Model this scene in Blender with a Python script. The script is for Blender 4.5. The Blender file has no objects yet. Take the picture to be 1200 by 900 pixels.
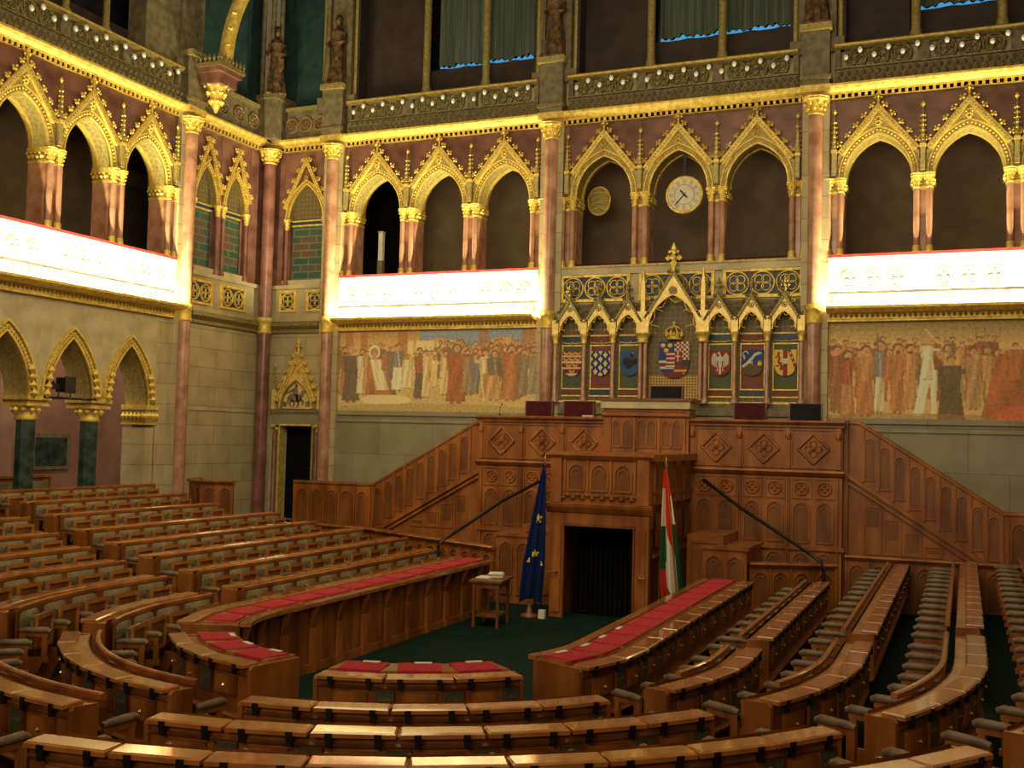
import bpy, math, random
import numpy as np
from mathutils import Vector, Matrix
random.seed(7)
PI = math.pi
col = bpy.context.scene.collection
sin, cos, rad = math.sin, math.cos, math.radians

# ---------------------------------------------------------------- materials
def new_mat(name):
    m = bpy.data.materials.new(name); m.use_nodes = True
    nt = m.node_tree; b = nt.nodes['Principled BSDF']
    return m, nt, b

def noise_mat(name, c1, c2, scale=4.0, rough=0.5, metal=0.0, bump=0.0, bscale=None, detail=4.0, stretch=(1, 1, 1), lo=.35, hi=.65, spec=.5, coat=0.0):
    m, nt, b = new_mat(name)
    tc = nt.nodes.new('ShaderNodeTexCoord'); mp = nt.nodes.new('ShaderNodeMapping')
    mp.inputs['Scale'].default_value = stretch
    nt.links.new(tc.outputs['Object'], mp.inputs['Vector'])
    n = nt.nodes.new('ShaderNodeTexNoise'); n.inputs['Scale'].default_value = scale; n.inputs['Detail'].default_value = detail
    nt.links.new(mp.outputs['Vector'], n.inputs['Vector'])
    r = nt.nodes.new('ShaderNodeValToRGB'); r.color_ramp.elements[0].position = lo; r.color_ramp.elements[1].position = hi
    r.color_ramp.elements[0].color = (*c1, 1); r.color_ramp.elements[1].color = (*c2, 1)
    nt.links.new(n.outputs['Fac'], r.inputs['Fac']); nt.links.new(r.outputs['Color'], b.inputs['Base Color'])
    b.inputs['Roughness'].default_value = rough; b.inputs['Metallic'].default_value = metal
    b.inputs['Specular IOR Level'].default_value = spec
    if coat: b.inputs['Coat Weight'].default_value = coat; b.inputs['Coat Roughness'].default_value = .06
    if bump:
        n2 = nt.nodes.new('ShaderNodeTexNoise'); n2.inputs['Scale'].default_value = bscale or scale * 4
        nt.links.new(tc.outputs['Object'], n2.inputs['Vector'])
        bp = nt.nodes.new('ShaderNodeBump'); bp.inputs['Strength'].default_value = bump; bp.inputs['Distance'].default_value = .03
        nt.links.new(n2.outputs['Fac'], bp.inputs['Height']); nt.links.new(bp.outputs['Normal'], b.inputs['Normal'])
    return m

def stone_mat(name, c1, c2, mortar, bw=1.3, bh=.5, rough=.55):
    m, nt, b = new_mat(name)
    tc = nt.nodes.new('ShaderNodeTexCoord'); sp = nt.nodes.new('ShaderNodeSeparateXYZ'); cb = nt.nodes.new('ShaderNodeCombineXYZ')
    nt.links.new(tc.outputs['Object'], sp.inputs[0]); nt.links.new(sp.outputs['X'], cb.inputs['X']); nt.links.new(sp.outputs['Z'], cb.inputs['Y'])
    br = nt.nodes.new('ShaderNodeTexBrick'); br.inputs['Scale'].default_value = 1
    br.inputs['Color1'].default_value = (*c1, 1); br.inputs['Color2'].default_value = (*c2, 1); br.inputs['Mortar'].default_value = (*mortar, 1)
    br.inputs['Brick Width'].default_value = bw; br.inputs['Row Height'].default_value = bh; br.inputs['Mortar Size'].default_value = .008
    nt.links.new(cb.outputs[0], br.inputs['Vector'])
    n = nt.nodes.new('ShaderNodeTexNoise'); n.inputs['Scale'].default_value = 1.7; n.inputs['Detail'].default_value = 8
    nt.links.new(tc.outputs['Object'], n.inputs['Vector'])
    mx = nt.nodes.new('ShaderNodeMix'); mx.data_type = 'RGBA'; mx.blend_type = 'MULTIPLY'; mx.inputs[0].default_value = .45
    r = nt.nodes.new('ShaderNodeValToRGB'); r.color_ramp.elements[0].position = .3; r.color_ramp.elements[0].color = (.45, .4, .33, 1); r.color_ramp.elements[1].position = .65
    nt.links.new(n.outputs['Fac'], r.inputs['Fac'])
    nt.links.new(br.outputs['Color'], mx.inputs[6]); nt.links.new(r.outputs['Color'], mx.inputs[7]); nt.links.new(mx.outputs[2], b.inputs['Base Color'])
    b.inputs['Roughness'].default_value = rough
    return m

def attr_mat(name, rough=.7, noise=.25, spec=.3):
    m, nt, b = new_mat(name)
    a = nt.nodes.new('ShaderNodeVertexColor'); a.layer_name = 'Col'
    tc = nt.nodes.new('ShaderNodeTexCoord'); n = nt.nodes.new('ShaderNodeTexNoise'); n.inputs['Scale'].default_value = 14; n.inputs['Detail'].default_value = 6
    nt.links.new(tc.outputs['Object'], n.inputs['Vector'])
    mx = nt.nodes.new('ShaderNodeMix'); mx.data_type = 'RGBA'; mx.blend_type = 'OVERLAY'; mx.inputs[0].default_value = noise
    nt.links.new(a.outputs['Color'], mx.inputs[6]); nt.links.new(n.outputs['Fac'], mx.inputs[7]); nt.links.new(mx.outputs[2], b.inputs['Base Color'])
    b.inputs['Roughness'].default_value = rough; b.inputs['Specular IOR Level'].default_value = spec
    return m

def check_mat(name, c1, c2, c3, sc=7.0, rough=.6):
    m, nt, b = new_mat(name)
    tc = nt.nodes.new('ShaderNodeTexCoord'); sp = nt.nodes.new('ShaderNodeSeparateXYZ'); cb = nt.nodes.new('ShaderNodeCombineXYZ')
    nt.links.new(tc.outputs['Object'], sp.inputs[0])
    ad = nt.nodes.new('ShaderNodeMath'); ad.operation = 'ADD'; sb = nt.nodes.new('ShaderNodeMath'); sb.operation = 'SUBTRACT'
    for nd in (ad, sb): nt.links.new(sp.outputs['X'], nd.inputs[0]); nt.links.new(sp.outputs['Z'], nd.inputs[1])
    nt.links.new(ad.outputs[0], cb.inputs['X']); nt.links.new(sb.outputs[0], cb.inputs['Y'])
    ck = nt.nodes.new('ShaderNodeTexChecker'); ck.inputs['Scale'].default_value = sc
    ck.inputs['Color1'].default_value = (*c1, 1); ck.inputs['Color2'].default_value = (*c2, 1)
    nt.links.new(cb.outputs[0], ck.inputs['Vector'])
    v = nt.nodes.new('ShaderNodeTexVoronoi'); v.inputs['Scale'].default_value = sc * 1.4
    nt.links.new(cb.outputs[0], v.inputs['Vector'])
    r = nt.nodes.new('ShaderNodeValToRGB'); r.color_ramp.elements[0].position = .18; r.color_ramp.elements[1].position = .24
    r.color_ramp.elements[0].color = (1, 1, 1, 1); r.color_ramp.elements[1].color = (0, 0, 0, 1)
    nt.links.new(v.outputs['Distance'], r.inputs['Fac'])
    mx = nt.nodes.new('ShaderNodeMix'); mx.data_type = 'RGBA'; mx.inputs[7].default_value = (*c3, 1)
    nt.links.new(r.outputs['Color'], mx.inputs[0]); nt.links.new(ck.outputs['Color'], mx.inputs[6]); nt.links.new(mx.outputs[2], b.inputs['Base Color'])
    b.inputs['Roughness'].default_value = rough
    return m

def emit_mat(name, c, s):
    m, nt, b = new_mat(name); b.inputs['Base Color'].default_value = (*c, 1)
    b.inputs['Emission Color'].default_value = (*c, 1); b.inputs['Emission Strength'].default_value = s
    return m

MT = dict(
 gold=noise_mat('gilding', (.70, .47, .075), (.98, .76, .20), 9, .36, .45, .5, 55),
 olive=noise_mat('old_gold_paint', (.30, .24, .075), (.52, .42, .15), 16, .45, .35, .3, 60),
 dullgold=noise_mat('patinated_gold', (.15, .12, .05), (.36, .28, .10), 22, .5, .3, .4, 60),
 redm=noise_mat('red_marble', (.13, .056, .042), (.27, .13, .10), 2.2, .3, 0, .05, 30, 8),
 armleather=noise_mat('brown_armrest_leather', (.12, .078, .042), (.21, .145, .082), 9, .45, 0, .2, 30),
 pink=noise_mat('pink_marble', (.31, .14, .085), (.53, .29, .18), 3.0, .24, 0, 0, None, 8),
 darkpink=noise_mat('plum_marble', (.14, .055, .045), (.28, .12, .09), 3.0, .28, 0, 0, None, 8),
 greenm=noise_mat('green_marble', (.012, .03, .022), (.05, .085, .06), 5.0, .18, 0, 0, None, 8),
 stone=stone_mat('pale_stone_blocks', (.54, .46, .26), (.46, .385, .21), (.22, .18, .11)),
 stone2=stone_mat('grey_marble_blocks', (.34, .30, .185), (.28, .25, .15), (.17, .16, .11), 1.6, .95, .4),
 plain=noise_mat('pale_stone', (.40, .34, .19), (.54, .46, .27), 2.5, .55, 0, .1, 30),
 darkstone=noise_mat('weathered_stone', (.13, .105, .06), (.24, .195, .11), 6, .6, 0, .3, 40),
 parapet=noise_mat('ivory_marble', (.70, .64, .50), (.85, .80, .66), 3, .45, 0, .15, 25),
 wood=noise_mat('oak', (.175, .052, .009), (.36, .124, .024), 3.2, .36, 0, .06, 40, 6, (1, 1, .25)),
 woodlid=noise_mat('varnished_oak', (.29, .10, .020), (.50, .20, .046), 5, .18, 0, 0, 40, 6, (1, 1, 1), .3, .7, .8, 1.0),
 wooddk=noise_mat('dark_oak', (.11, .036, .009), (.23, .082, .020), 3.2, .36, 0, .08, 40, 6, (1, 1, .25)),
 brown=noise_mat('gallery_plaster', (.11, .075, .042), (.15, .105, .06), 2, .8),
 black=noise_mat('blackness', (.003, .003, .004), (.006, .006, .008), 2, .9, spec=.1),
 iron=noise_mat('black_iron', (.008, .008, .01), (.02, .02, .022), 20, .35, .3),
 brass=noise_mat('brass', (.55, .38, .1), (.8, .6, .2), 20, .25, .9),
 leather=noise_mat('olive_leather', (.15, .118, .06), (.25, .195, .105), 7, .28, 0, .5, 24),
 vent=noise_mat('vent_grille', (.05, .07, .035), (.12, .14, .08), 60, .4, .3),
 carpet=noise_mat('green_carpet', (.003, .015, .011), (.007, .026, .019), 30, .95, 0, .3, 200, 3, (1, 1, 1), .35, .65, .1),
 baize=noise_mat('red_baize', (.33, .006, .018), (.47, .014, .034), 18, .85, 0, .1, 200),
 redcloth=noise_mat('red_velvet', (.55, .012, .016), (.7, .03, .03), 8, .7),
 maroon=noise_mat('maroon_leather', (.045, .004, .008), (.085, .008, .014), 8, .6, spec=.15),
 blackle=noise_mat('black_leather', (.006, .005, .010), (.012, .010, .018), 8, .6, spec=.15),
 teal=noise_mat('teal_painted_plaster', (.008, .034, .036), (.018, .062, .060), 3, .7),
 curtain=noise_mat('grey_green_curtain', (.065, .095, .072), (.13, .17, .13), 3, .85, 0, 0, None, 4, (6, 6, .2)),
 hem=emit_mat('daylight_under_curtain', (.06, .32, .68), .75),
 glass=noise_mat('dark_glass', (.006, .006, .012), (.014, .012, .024), 3, .15),  # near-black glossy sheet closing the clerestory recesses
 windark=noise_mat('umber_panel', (.030, .018, .014), (.05, .032, .024), 3, .7),
 bluep=noise_mat('blue_enamel', (.008, .024, .065), (.02, .05, .12), 12, .5),
 greenp=noise_mat('green_damask', (.045, .06, .022), (.085, .10, .04), 45, .6),
 redp=noise_mat('red_damask', (.12, .024, .016), (.20, .045, .028), 45, .6),
 diaper=check_mat('olive_diaper', (.16, .12, .05), (.11, .085, .035), (.30, .24, .09), 8),
 golddiaper=check_mat('gold_red_diaper', (.50, .36, .10), (.24, .09, .03), (.6, .46, .16), 15),
 tile=None,
 pinkwall=noise_mat('rose_plaster', (.24, .13, .085), (.32, .18, .12), 2, .7),
 paper=noise_mat('paper', (.62, .60, .50), (.75, .73, .62), 30, .8),
 fresco=attr_mat('fresco_paint', .75, .55),
 heraldry=attr_mat('heraldic_enamel', .45, .15),
 flagcloth=attr_mat('flag_cloth', .8, .1),
 statue=noise_mat('painted_bronze', (.045, .02, .014), (.22, .13, .05), 7, .5, .2, .3, 30),
 bulb=noise_mat('frosted_glass_bulb', (.78, .76, .72), (.9, .88, .84), 10, .3),
 white=noise_mat('clock_enamel', (.66, .62, .46), (.74, .70, .54), 10, .4),
)
def tile_mat():
    m, nt, b = new_mat('blue_green_tiles')
    tc = nt.nodes.new('ShaderNodeTexCoord'); sp = nt.nodes.new('ShaderNodeSeparateXYZ'); nt.links.new(tc.outputs['Object'], sp.inputs[0])
    cb = nt.nodes.new('ShaderNodeCombineXYZ'); nt.links.new(sp.outputs['X'], cb.inputs['X']); nt.links.new(sp.outputs['Z'], cb.inputs['Y'])
    br = nt.nodes.new('ShaderNodeTexBrick'); br.inputs['Scale'].default_value = 1
    br.inputs['Color1'].default_value = (.025, .09, .075, 1); br.inputs['Color2'].default_value = (.16, .06, .035, 1); br.inputs['Mortar'].default_value = (.20, .16, .07, 1)
    br.inputs['Brick Width'].default_value = .5; br.inputs['Row Height'].default_value = .2; br.inputs['Mortar Size'].default_value = .015; br.inputs['Bias'].default_value = -.25
    nt.links.new(cb.outputs[0], br.inputs['Vector']); nt.links.new(br.outputs['Color'], b.inputs['Base Color']); b.inputs['Roughness'].default_value = .4
    return m
MT['tile'] = tile_mat()

# ---------------------------------------------------------------- mesh builder
class MB:
    def __init__(s): s.v = []; s.f = []; s.m = []; s.mats = []; s.sm = []; s.c = None
    def mi(s, mat):
        if mat not in s.mats: s.mats.append(mat)
        return s.mats.index(mat)
    def add(s, vs, fs, mat, smooth=False):
        o = len(s.v); s.v += [tuple(p) for p in vs]; k = s.mi(mat)
        for f in fs: s.f.append([i + o for i in f]); s.m.append(k); s.sm.append(smooth)
    def box(s, x0, x1, y0, y1, z0, z1, mat):
        vs = [(x, y, z) for x in (x0, x1) for y in (y0, y1) for z in (z0, z1)]
        s.add(vs, [(0, 1, 3, 2), (4, 6, 7, 5), (0, 4, 5, 1), (2, 3, 7, 6), (0, 2, 6, 4), (1, 5, 7, 3)], mat)
    def xz(s, poly, y0, y1, mat):       # polygon in x,z extruded along y
        n = len(poly); vs = [(p[0], y0, p[1]) for p in poly] + [(p[0], y1, p[1]) for p in poly]
        s.add(vs, [tuple(range(n)), tuple(range(2 * n - 1, n - 1, -1))] + [(i, i + n, (i + 1) % n + n, (i + 1) % n) for i in range(n)], mat)
    def xy(s, poly, z0, z1, mat):
        n = len(poly); vs = [(p[0], p[1], z0) for p in poly] + [(p[0], p[1], z1) for p in poly]
        s.add(vs, [tuple(range(n - 1, -1, -1)), tuple(range(n, 2 * n))] + [(i, (i + 1) % n, (i + 1) % n + n, i + n) for i in range(n)], mat)
    def lathe(s, cx, cy, prof, mat, n=16, smooth=True, caps=True, ph=0):
        vs = []; fs = []
        for r, z in prof:
            for k in range(n):
                a = 2 * PI * k / n + ph; vs.append((cx + r * cos(a), cy + r * sin(a), z))
        for i in range(len(prof) - 1):
            for k in range(n):
                k2 = (k + 1) % n; fs.append((i * n + k, i * n + k2, (i + 1) * n + k2, (i + 1) * n + k))
        s.add(vs, fs, mat, smooth)
        if caps:
            o = [tuple(range(n - 1, -1, -1))]; s.add(vs[:n], o, mat); s.add(vs[-n:], [tuple(range(n))], mat)
    def tube(s, pts, r, mat, n=8, smooth=True, closed=False):
        pts = [Vector(p) for p in pts]; rs = r if isinstance(r, (list, tuple)) else [r] * len(pts)
        vs = []; fs = []; N = len(pts)
        for i, p in enumerate(pts):
            a = pts[(i - 1) % N] if (closed or i > 0) else pts[i]; b = pts[(i + 1) % N] if (closed or i < N - 1) else pts[i]
            t = (b - a).normalized(); up = Vector((0, 0, 1)) if abs(t.z) < .9 else Vector((0, 1, 0))
            u = t.cross(up).normalized(); w = u.cross(t)
            for k in range(n):
                an = 2 * PI * k / n + PI / n; vs.append(p + (u * cos(an) + w * sin(an)) * rs[i])
        M = N if closed else N - 1
        for i in range(M):
            j = (i + 1) % N
            for k in range(n): k2 = (k + 1) % n; fs.append((i * n + k, j * n + k, j * n + k2, i * n + k2))
        s.add(vs, fs, mat, smooth)
        if not closed:
            s.add(vs[:n], [tuple(range(n))], mat); s.add(vs[-n:], [tuple(range(n - 1, -1, -1))], mat)
    def sweep(s, frames, prof, mat, closed=True, caps=True, smooth=False):
        # frames: list of (origin Vector, dirA Vector, dirB Vector); prof [(a,b)]
        n = len(prof); vs = [o + A * a + B * b for o, A, B in frames for a, b in prof]; fs = []
        K = n if closed else n - 1
        for i in range(len(frames) - 1):
            for k in range(K): k2 = (k + 1) % n; fs.append((i * n + k, i * n + k2, (i + 1) * n + k2, (i + 1) * n + k))
        s.add(vs, fs, mat, smooth)
        if caps and closed:
            s.add(vs[:n], [tuple(range(n - 1, -1, -1))], mat); s.add(vs[-n:], [tuple(range(n))], mat)
    def octa(s, x, y, z, r, mat, rz=None, ry=None):
        rz = rz or r; ry = ry or r
        s.add([(x - r, y, z), (x + r, y, z), (x, y - ry, z), (x, y + ry, z), (x, y, z - rz), (x, y, z + rz)],
              [(0, 2, 5), (2, 1, 5), (1, 3, 5), (3, 0, 5), (2, 0, 4), (1, 2, 4), (3, 1, 4), (0, 3, 4)], mat, False)
    def ball(s, x, y, z, r, mat, n=8, rz=None):
        rz = rz or r
        s.lathe(x, y, [(max(r * cos(a), .0005), z + rz * sin(a)) for a in [PI * (i / 6 - .5) for i in range(7)]], mat, n, True, False)
    def build(s, name, parent=None, loc=(0, 0, 0), rz=0, mat=None):
        me = bpy.data.meshes.new(name); me.from_pydata(s.v, [], s.f)
        for m in s.mats: me.materials.append(MT[m])
        me.polygons.foreach_set('material_index', s.m); me.polygons.foreach_set('use_smooth', s.sm)
        me.update()
        o = bpy.data.objects.new(name, me); col.objects.link(o); o.location = loc; o.rotation_euler = (0, 0, rz)
        if parent: o.parent = parent
        return o

def link_copy(src, parent, loc, rz=0, name=None):
    c = src.copy(); col.objects.link(c); c.parent = parent; c.location = loc; c.rotation_euler = (0, 0, rz)
    for k in ('label', 'category', 'group', 'kind'):
        pass
    return c
def copy_tree(src, parent, loc=None, rz=None):
    c = src.copy(); col.objects.link(c); c.parent = parent
    if loc is not None: c.location = loc
    if rz is not None: c.rotation_euler = (0, 0, rz)
    for ch in KIDS.get(src.name, ()): copy_tree(ch, c)
    return c
KIDS = {}
def kid(parent, child):
    child.parent = parent; KIDS.setdefault(parent.name, []).append(child); return child
def tag(o, label, cat, group=None):
    o['label'] = label; o['category'] = cat
    if group: o['group'] = group
    return o
def empty(name, loc=(0, 0, 0), rz=0, label=None, cat=None, group=None):
    o = bpy.data.objects.new(name, None); col.objects.link(o); o.location = loc; o.rotation_euler = (0, 0, rz); o.empty_display_size = .2
    if label: tag(o, label, cat, group)
    return o
def struct(mb, name, loc=(0, 0, 0), rz=0):
    o = mb.build(name, None, loc, rz); o['kind'] = 'structure'; return o
def paint_grid(mb, x0, x1, z0, z1, y, arr, mat, mask=None):
    """flat grid of faces, one colour per face; arr[h][w] rgb, row 0 at the top"""
    H, W, _ = arr.shape; o = len(mb.v)
    xs = np.linspace(x0, x1, W + 1); zs = np.linspace(z1, z0, H + 1)
    mb.v += [(float(x), y, float(z)) for z in zs for x in xs]
    k = mb.mi(mat)
    if mb.c is None: mb.c = {}
    for j in range(H):
        for i in range(W):
            if mask is not None and not mask[j, i]: continue
            mb.c[len(mb.f)] = arr[j, i]
            mb.f.append([o + j * (W + 1) + i, o + (j + 1) * (W + 1) + i, o + (j + 1) * (W + 1) + i + 1, o + j * (W + 1) + i + 1]); mb.m.append(k); mb.sm.append(False)
def apply_colors(o, mb, default=(.5, .5, .5)):
    me = o.data; ca = me.color_attributes.new('Col', 'FLOAT_COLOR', 'CORNER')
    buf = np.ones((len(me.loops), 4), dtype=np.float32); buf[:, :3] = default
    for p in me.polygons:
        c = mb.c.get(p.index)
        if c is not None: buf[p.loop_start:p.loop_start + p.loop_total, :3] = c
    ca.data.foreach_set('color', buf.ravel())
def srgb(r, g, b):
    f = lambda c: (c / 255) ** 2.2
    return np.array([f(r), f(g), f(b)])
# ---------------------------------------------------------------- gothic helpers (x along the wall, -y to the front)
def arch_pts(cx, a, zs, h, n=8):
    R = (h * h + a * a) / (2 * a); th = math.acos(max(-1, min(1, (R - a) / R)))
    L = [(cx - a + R - R * cos(th * i / n), zs + R * sin(th * i / n)) for i in range(n + 1)]
    return L + [(2 * cx - x, z) for x, z in reversed(L[:-1])]
def arch_band(mb, cx, a, zs, h, w, y0, y1, mat, foot=None, n=8):
    """flat moulding of width w outside the arch line, from y0 (front) to y1"""
    P = arch_pts(cx, a, zs, h, n); Q = arch_pts(cx, a + w, zs, h + w * 1.15, n)
    if foot is not None: P = [(cx - a, foot)] + P + [(cx + a, foot)]; Q = [(cx - a - w, foot)] + Q + [(cx + a + w, foot)]
    k = len(P); vs = [(x, y, z) for y in (y0, y1) for S in (P, Q) for x, z in S]
    fs = []
    for i in range(k - 1):
        fs += [(i, i + 1, k + i + 1, k + i), (2 * k + i, 3 * k + i, 3 * k + i + 1, 2 * k + i + 1), (i, 2 * k + i, 2 * k + i + 1, i + 1), (k + i, k + i + 1, 3 * k + i + 1, 3 * k + i)]
    mb.add(vs, fs, mat)
def arch_fill(mb, cx, a, zs, h, x0, x1, ztop, y0, depth, mf, ms, zfoot=None, n=8):
    """wall plate with a pointed hole, from x0..x1 up to ztop, with its reveal"""
    P = arch_pts(cx, a, zs, h, n); z0 = zs if zfoot is None else zfoot
    if zfoot is not None: P = [(cx - a, zfoot)] + P + [(cx + a, zfoot)]
    for i in range(len(P) - 1):
        (xa, za), (xb, zb) = P[i], P[i + 1]
        if abs(xb - xa) > 1e-6: mb.add([(xa, y0, za), (xb, y0, zb), (xb, y0, ztop), (xa, y0, ztop)], [(0, 1, 2, 3)], mf)
        mb.add([(xa, y0, za), (xb, y0, zb), (xb, y0 + depth, zb), (xa, y0 + depth, za)], [(3, 2, 1, 0)], ms, abs(xb - xa) > 1e-6)
    for xa, xb in ((x0, cx - a), (cx + a, x1)):
        if xb - xa > 1e-4: mb.add([(xa, y0, z0), (xb, y0, z0), (xb, y0, ztop), (xa, y0, ztop)], [(0, 1, 2, 3)], mf)
def arch_beads(mb, cx, a, zs, h, y, r, step, mat):
    P = arch_pts(cx, a, zs, h, 10); acc = 0
    for i in range(len(P) - 1):
        (xa, za), (xb, zb) = P[i], P[i + 1]; L = math.hypot(xb - xa, zb - za); t = acc
        while t < L: mb.octa(xa + (xb - xa) * t / L, y, za + (zb - za) * t / L, r, mat); t += step
        acc = t - L
def crocket(mb, x, z, y, r, mat, s):
    mb.octa(x, y, z, r * .8, mat); mb.octa(x + s * r * .75, y, z + r * .55, r * .6, mat); mb.octa(x - s * r * .25, y - .02, z + r * .95, r * .5, mat)
    mb.octa(x + s * r * .85, y - .02, z - r * .25, r * .45, mat)
def gable(mb, cx, w, z0, z1, t, y, d, mf, mfill, ncr=4, cr=.085, rosette=True):
    """steep gable: two raking bars, crockets on top; apex at z1"""
    for s in (-1, 1):
        A = (cx + s * w, z0); B = (cx, z1); L = math.hypot(w, z1 - z0); nx, nz = s * (z1 - z0) / L, w / L
        # inner edge offset by t
        Ai = (A[0] - nx * t, A[1] - nz * t); Bi = (cx, z1 - t * L / w)
        poly = [A, B, Bi, Ai] if s < 0 else [A, Ai, Bi, B]
        mb.xz(poly, y - d, y, mf)
        for k in range(int(L / .075)):
            q = (k + .5) / int(L / .075); mb.box(A[0] + (B[0] - A[0]) * q - nx * t * .5 - .016, A[0] + (B[0] - A[0]) * q - nx * t * .5 + .016, y - d - .012, y - d, A[1] + (B[1] - A[1]) * q - nz * t * .5 - .016, A[1] + (B[1] - A[1]) * q - nz * t * .5 + .016, 'olive')
        for k in range(ncr):
            q = (k + .55) / ncr; crocket(mb, A[0] + (B[0] - A[0]) * q + nx * .045, A[1] + (B[1] - A[1]) * q + nz * .045, y - d * .5, cr, mf, s)
    mb.xz([(cx - w + t, z0), (cx + w - t, z0), (cx, z1 - t)], y - d * .35, y - .005, mfill) if mfill else None
    if rosette:
        zc = z1 - (z1 - z0) * .42
        for k in range(6): mb.octa(cx + .05 * cos(k * PI / 3), y - d * .45, zc + .05 * sin(k * PI / 3), .03, mf)
def finial(name, mat, s=1.0):
    m = MB(); m.lathe(0, 0, [(.025 * s, -.05 * s), (.03 * s, .06 * s), (.05 * s, .1 * s), (.022 * s, .13 * s), (.022 * s, .2 * s), (.015 * s, .24 * s), (.035 * s, .29 * s), (.002, .38 * s)], mat, 6)
    for k in range(4):
        a = k * PI / 2; m.octa(.075 * s * cos(a), .075 * s * sin(a), .165 * s, .045 * s, mat); m.octa(.05 * s * cos(a), .05 * s * sin(a), .25 * s, .03 * s, mat)
    return m
def capital_mb(r, z0, z1, mat, leaves=8, sq=None):
    m = MB(); h = z1 - z0
    m.lathe(0, 0, [(r * 1.05, z0), (r * 1.22, z0 + h * .06), (r * 1.05, z0 + h * .12), (r * 1.08, z0 + h * .4), (r * 1.45, z0 + h * .78)], mat, 12)
    R = sq or r * 1.65
    m.lathe(0, 0, [(R * 1.1, z0 + h * .78), (R * 1.22, z0 + h * .86), (R * 1.1, z0 + h * .9), (R * 1.28, z1)], mat, 8, False, True, PI / 8)
    for j, (zz, rr, sz) in enumerate(((z0 + h * .32, r * 1.25, r * .3), (z0 + h * .6, r * 1.5, r * .34))):
        for k in range(leaves):
            a = 2 * PI * (k + .5 * j) / leaves; m.octa(rr * cos(a), rr * sin(a), zz, sz, mat)
            m.octa(rr * 1.12 * cos(a), rr * 1.12 * sin(a), zz + sz * .7, sz * .55, mat)
    return m
def quatrefoil(mb, x, z, r, y, mat, t=.03, ring=True):
    if ring: mb.tube([(x + r * cos(a * PI / 10), y, z + r * sin(a * PI / 10)) for a in range(20)], t * .7, mat, 5, True, True)
    for k in range(4):
        a = k * PI / 2 + PI / 4; c = (x + r * .42 * cos(a), z + r * .42 * sin(a))
        mb.tube([(c[0] + r * .38 * cos(b * PI / 6), y, c[1] + r * .38 * sin(b * PI / 6)) for b in range(12)], t * .5, mat, 4, True, True)
    mb.octa(x, y - .02, z, r * .2, mat)

# ---------------------------------------------------------------- heights of the hall (metres)
Z_FRB, Z_FRT, Z_COR, Z_RED, Z_SPR, Z_DEN, Z_COT, Z_UPR = 4.0, 6.15, 6.45, 7.6, 9.4, 11.2, 11.34, 12.44
XL = -11.87; CORNER = 3.49; BAY = 6.4
TOPZ = 17.0
LEFT = (XL, 0, 0); LRZ = PI / 2         # placing of things built in wall coordinates on the left wall
def place(mb, name, parent, side, loc=(0, 0, 0)):
    return mb.build(name, parent, loc)

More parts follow.
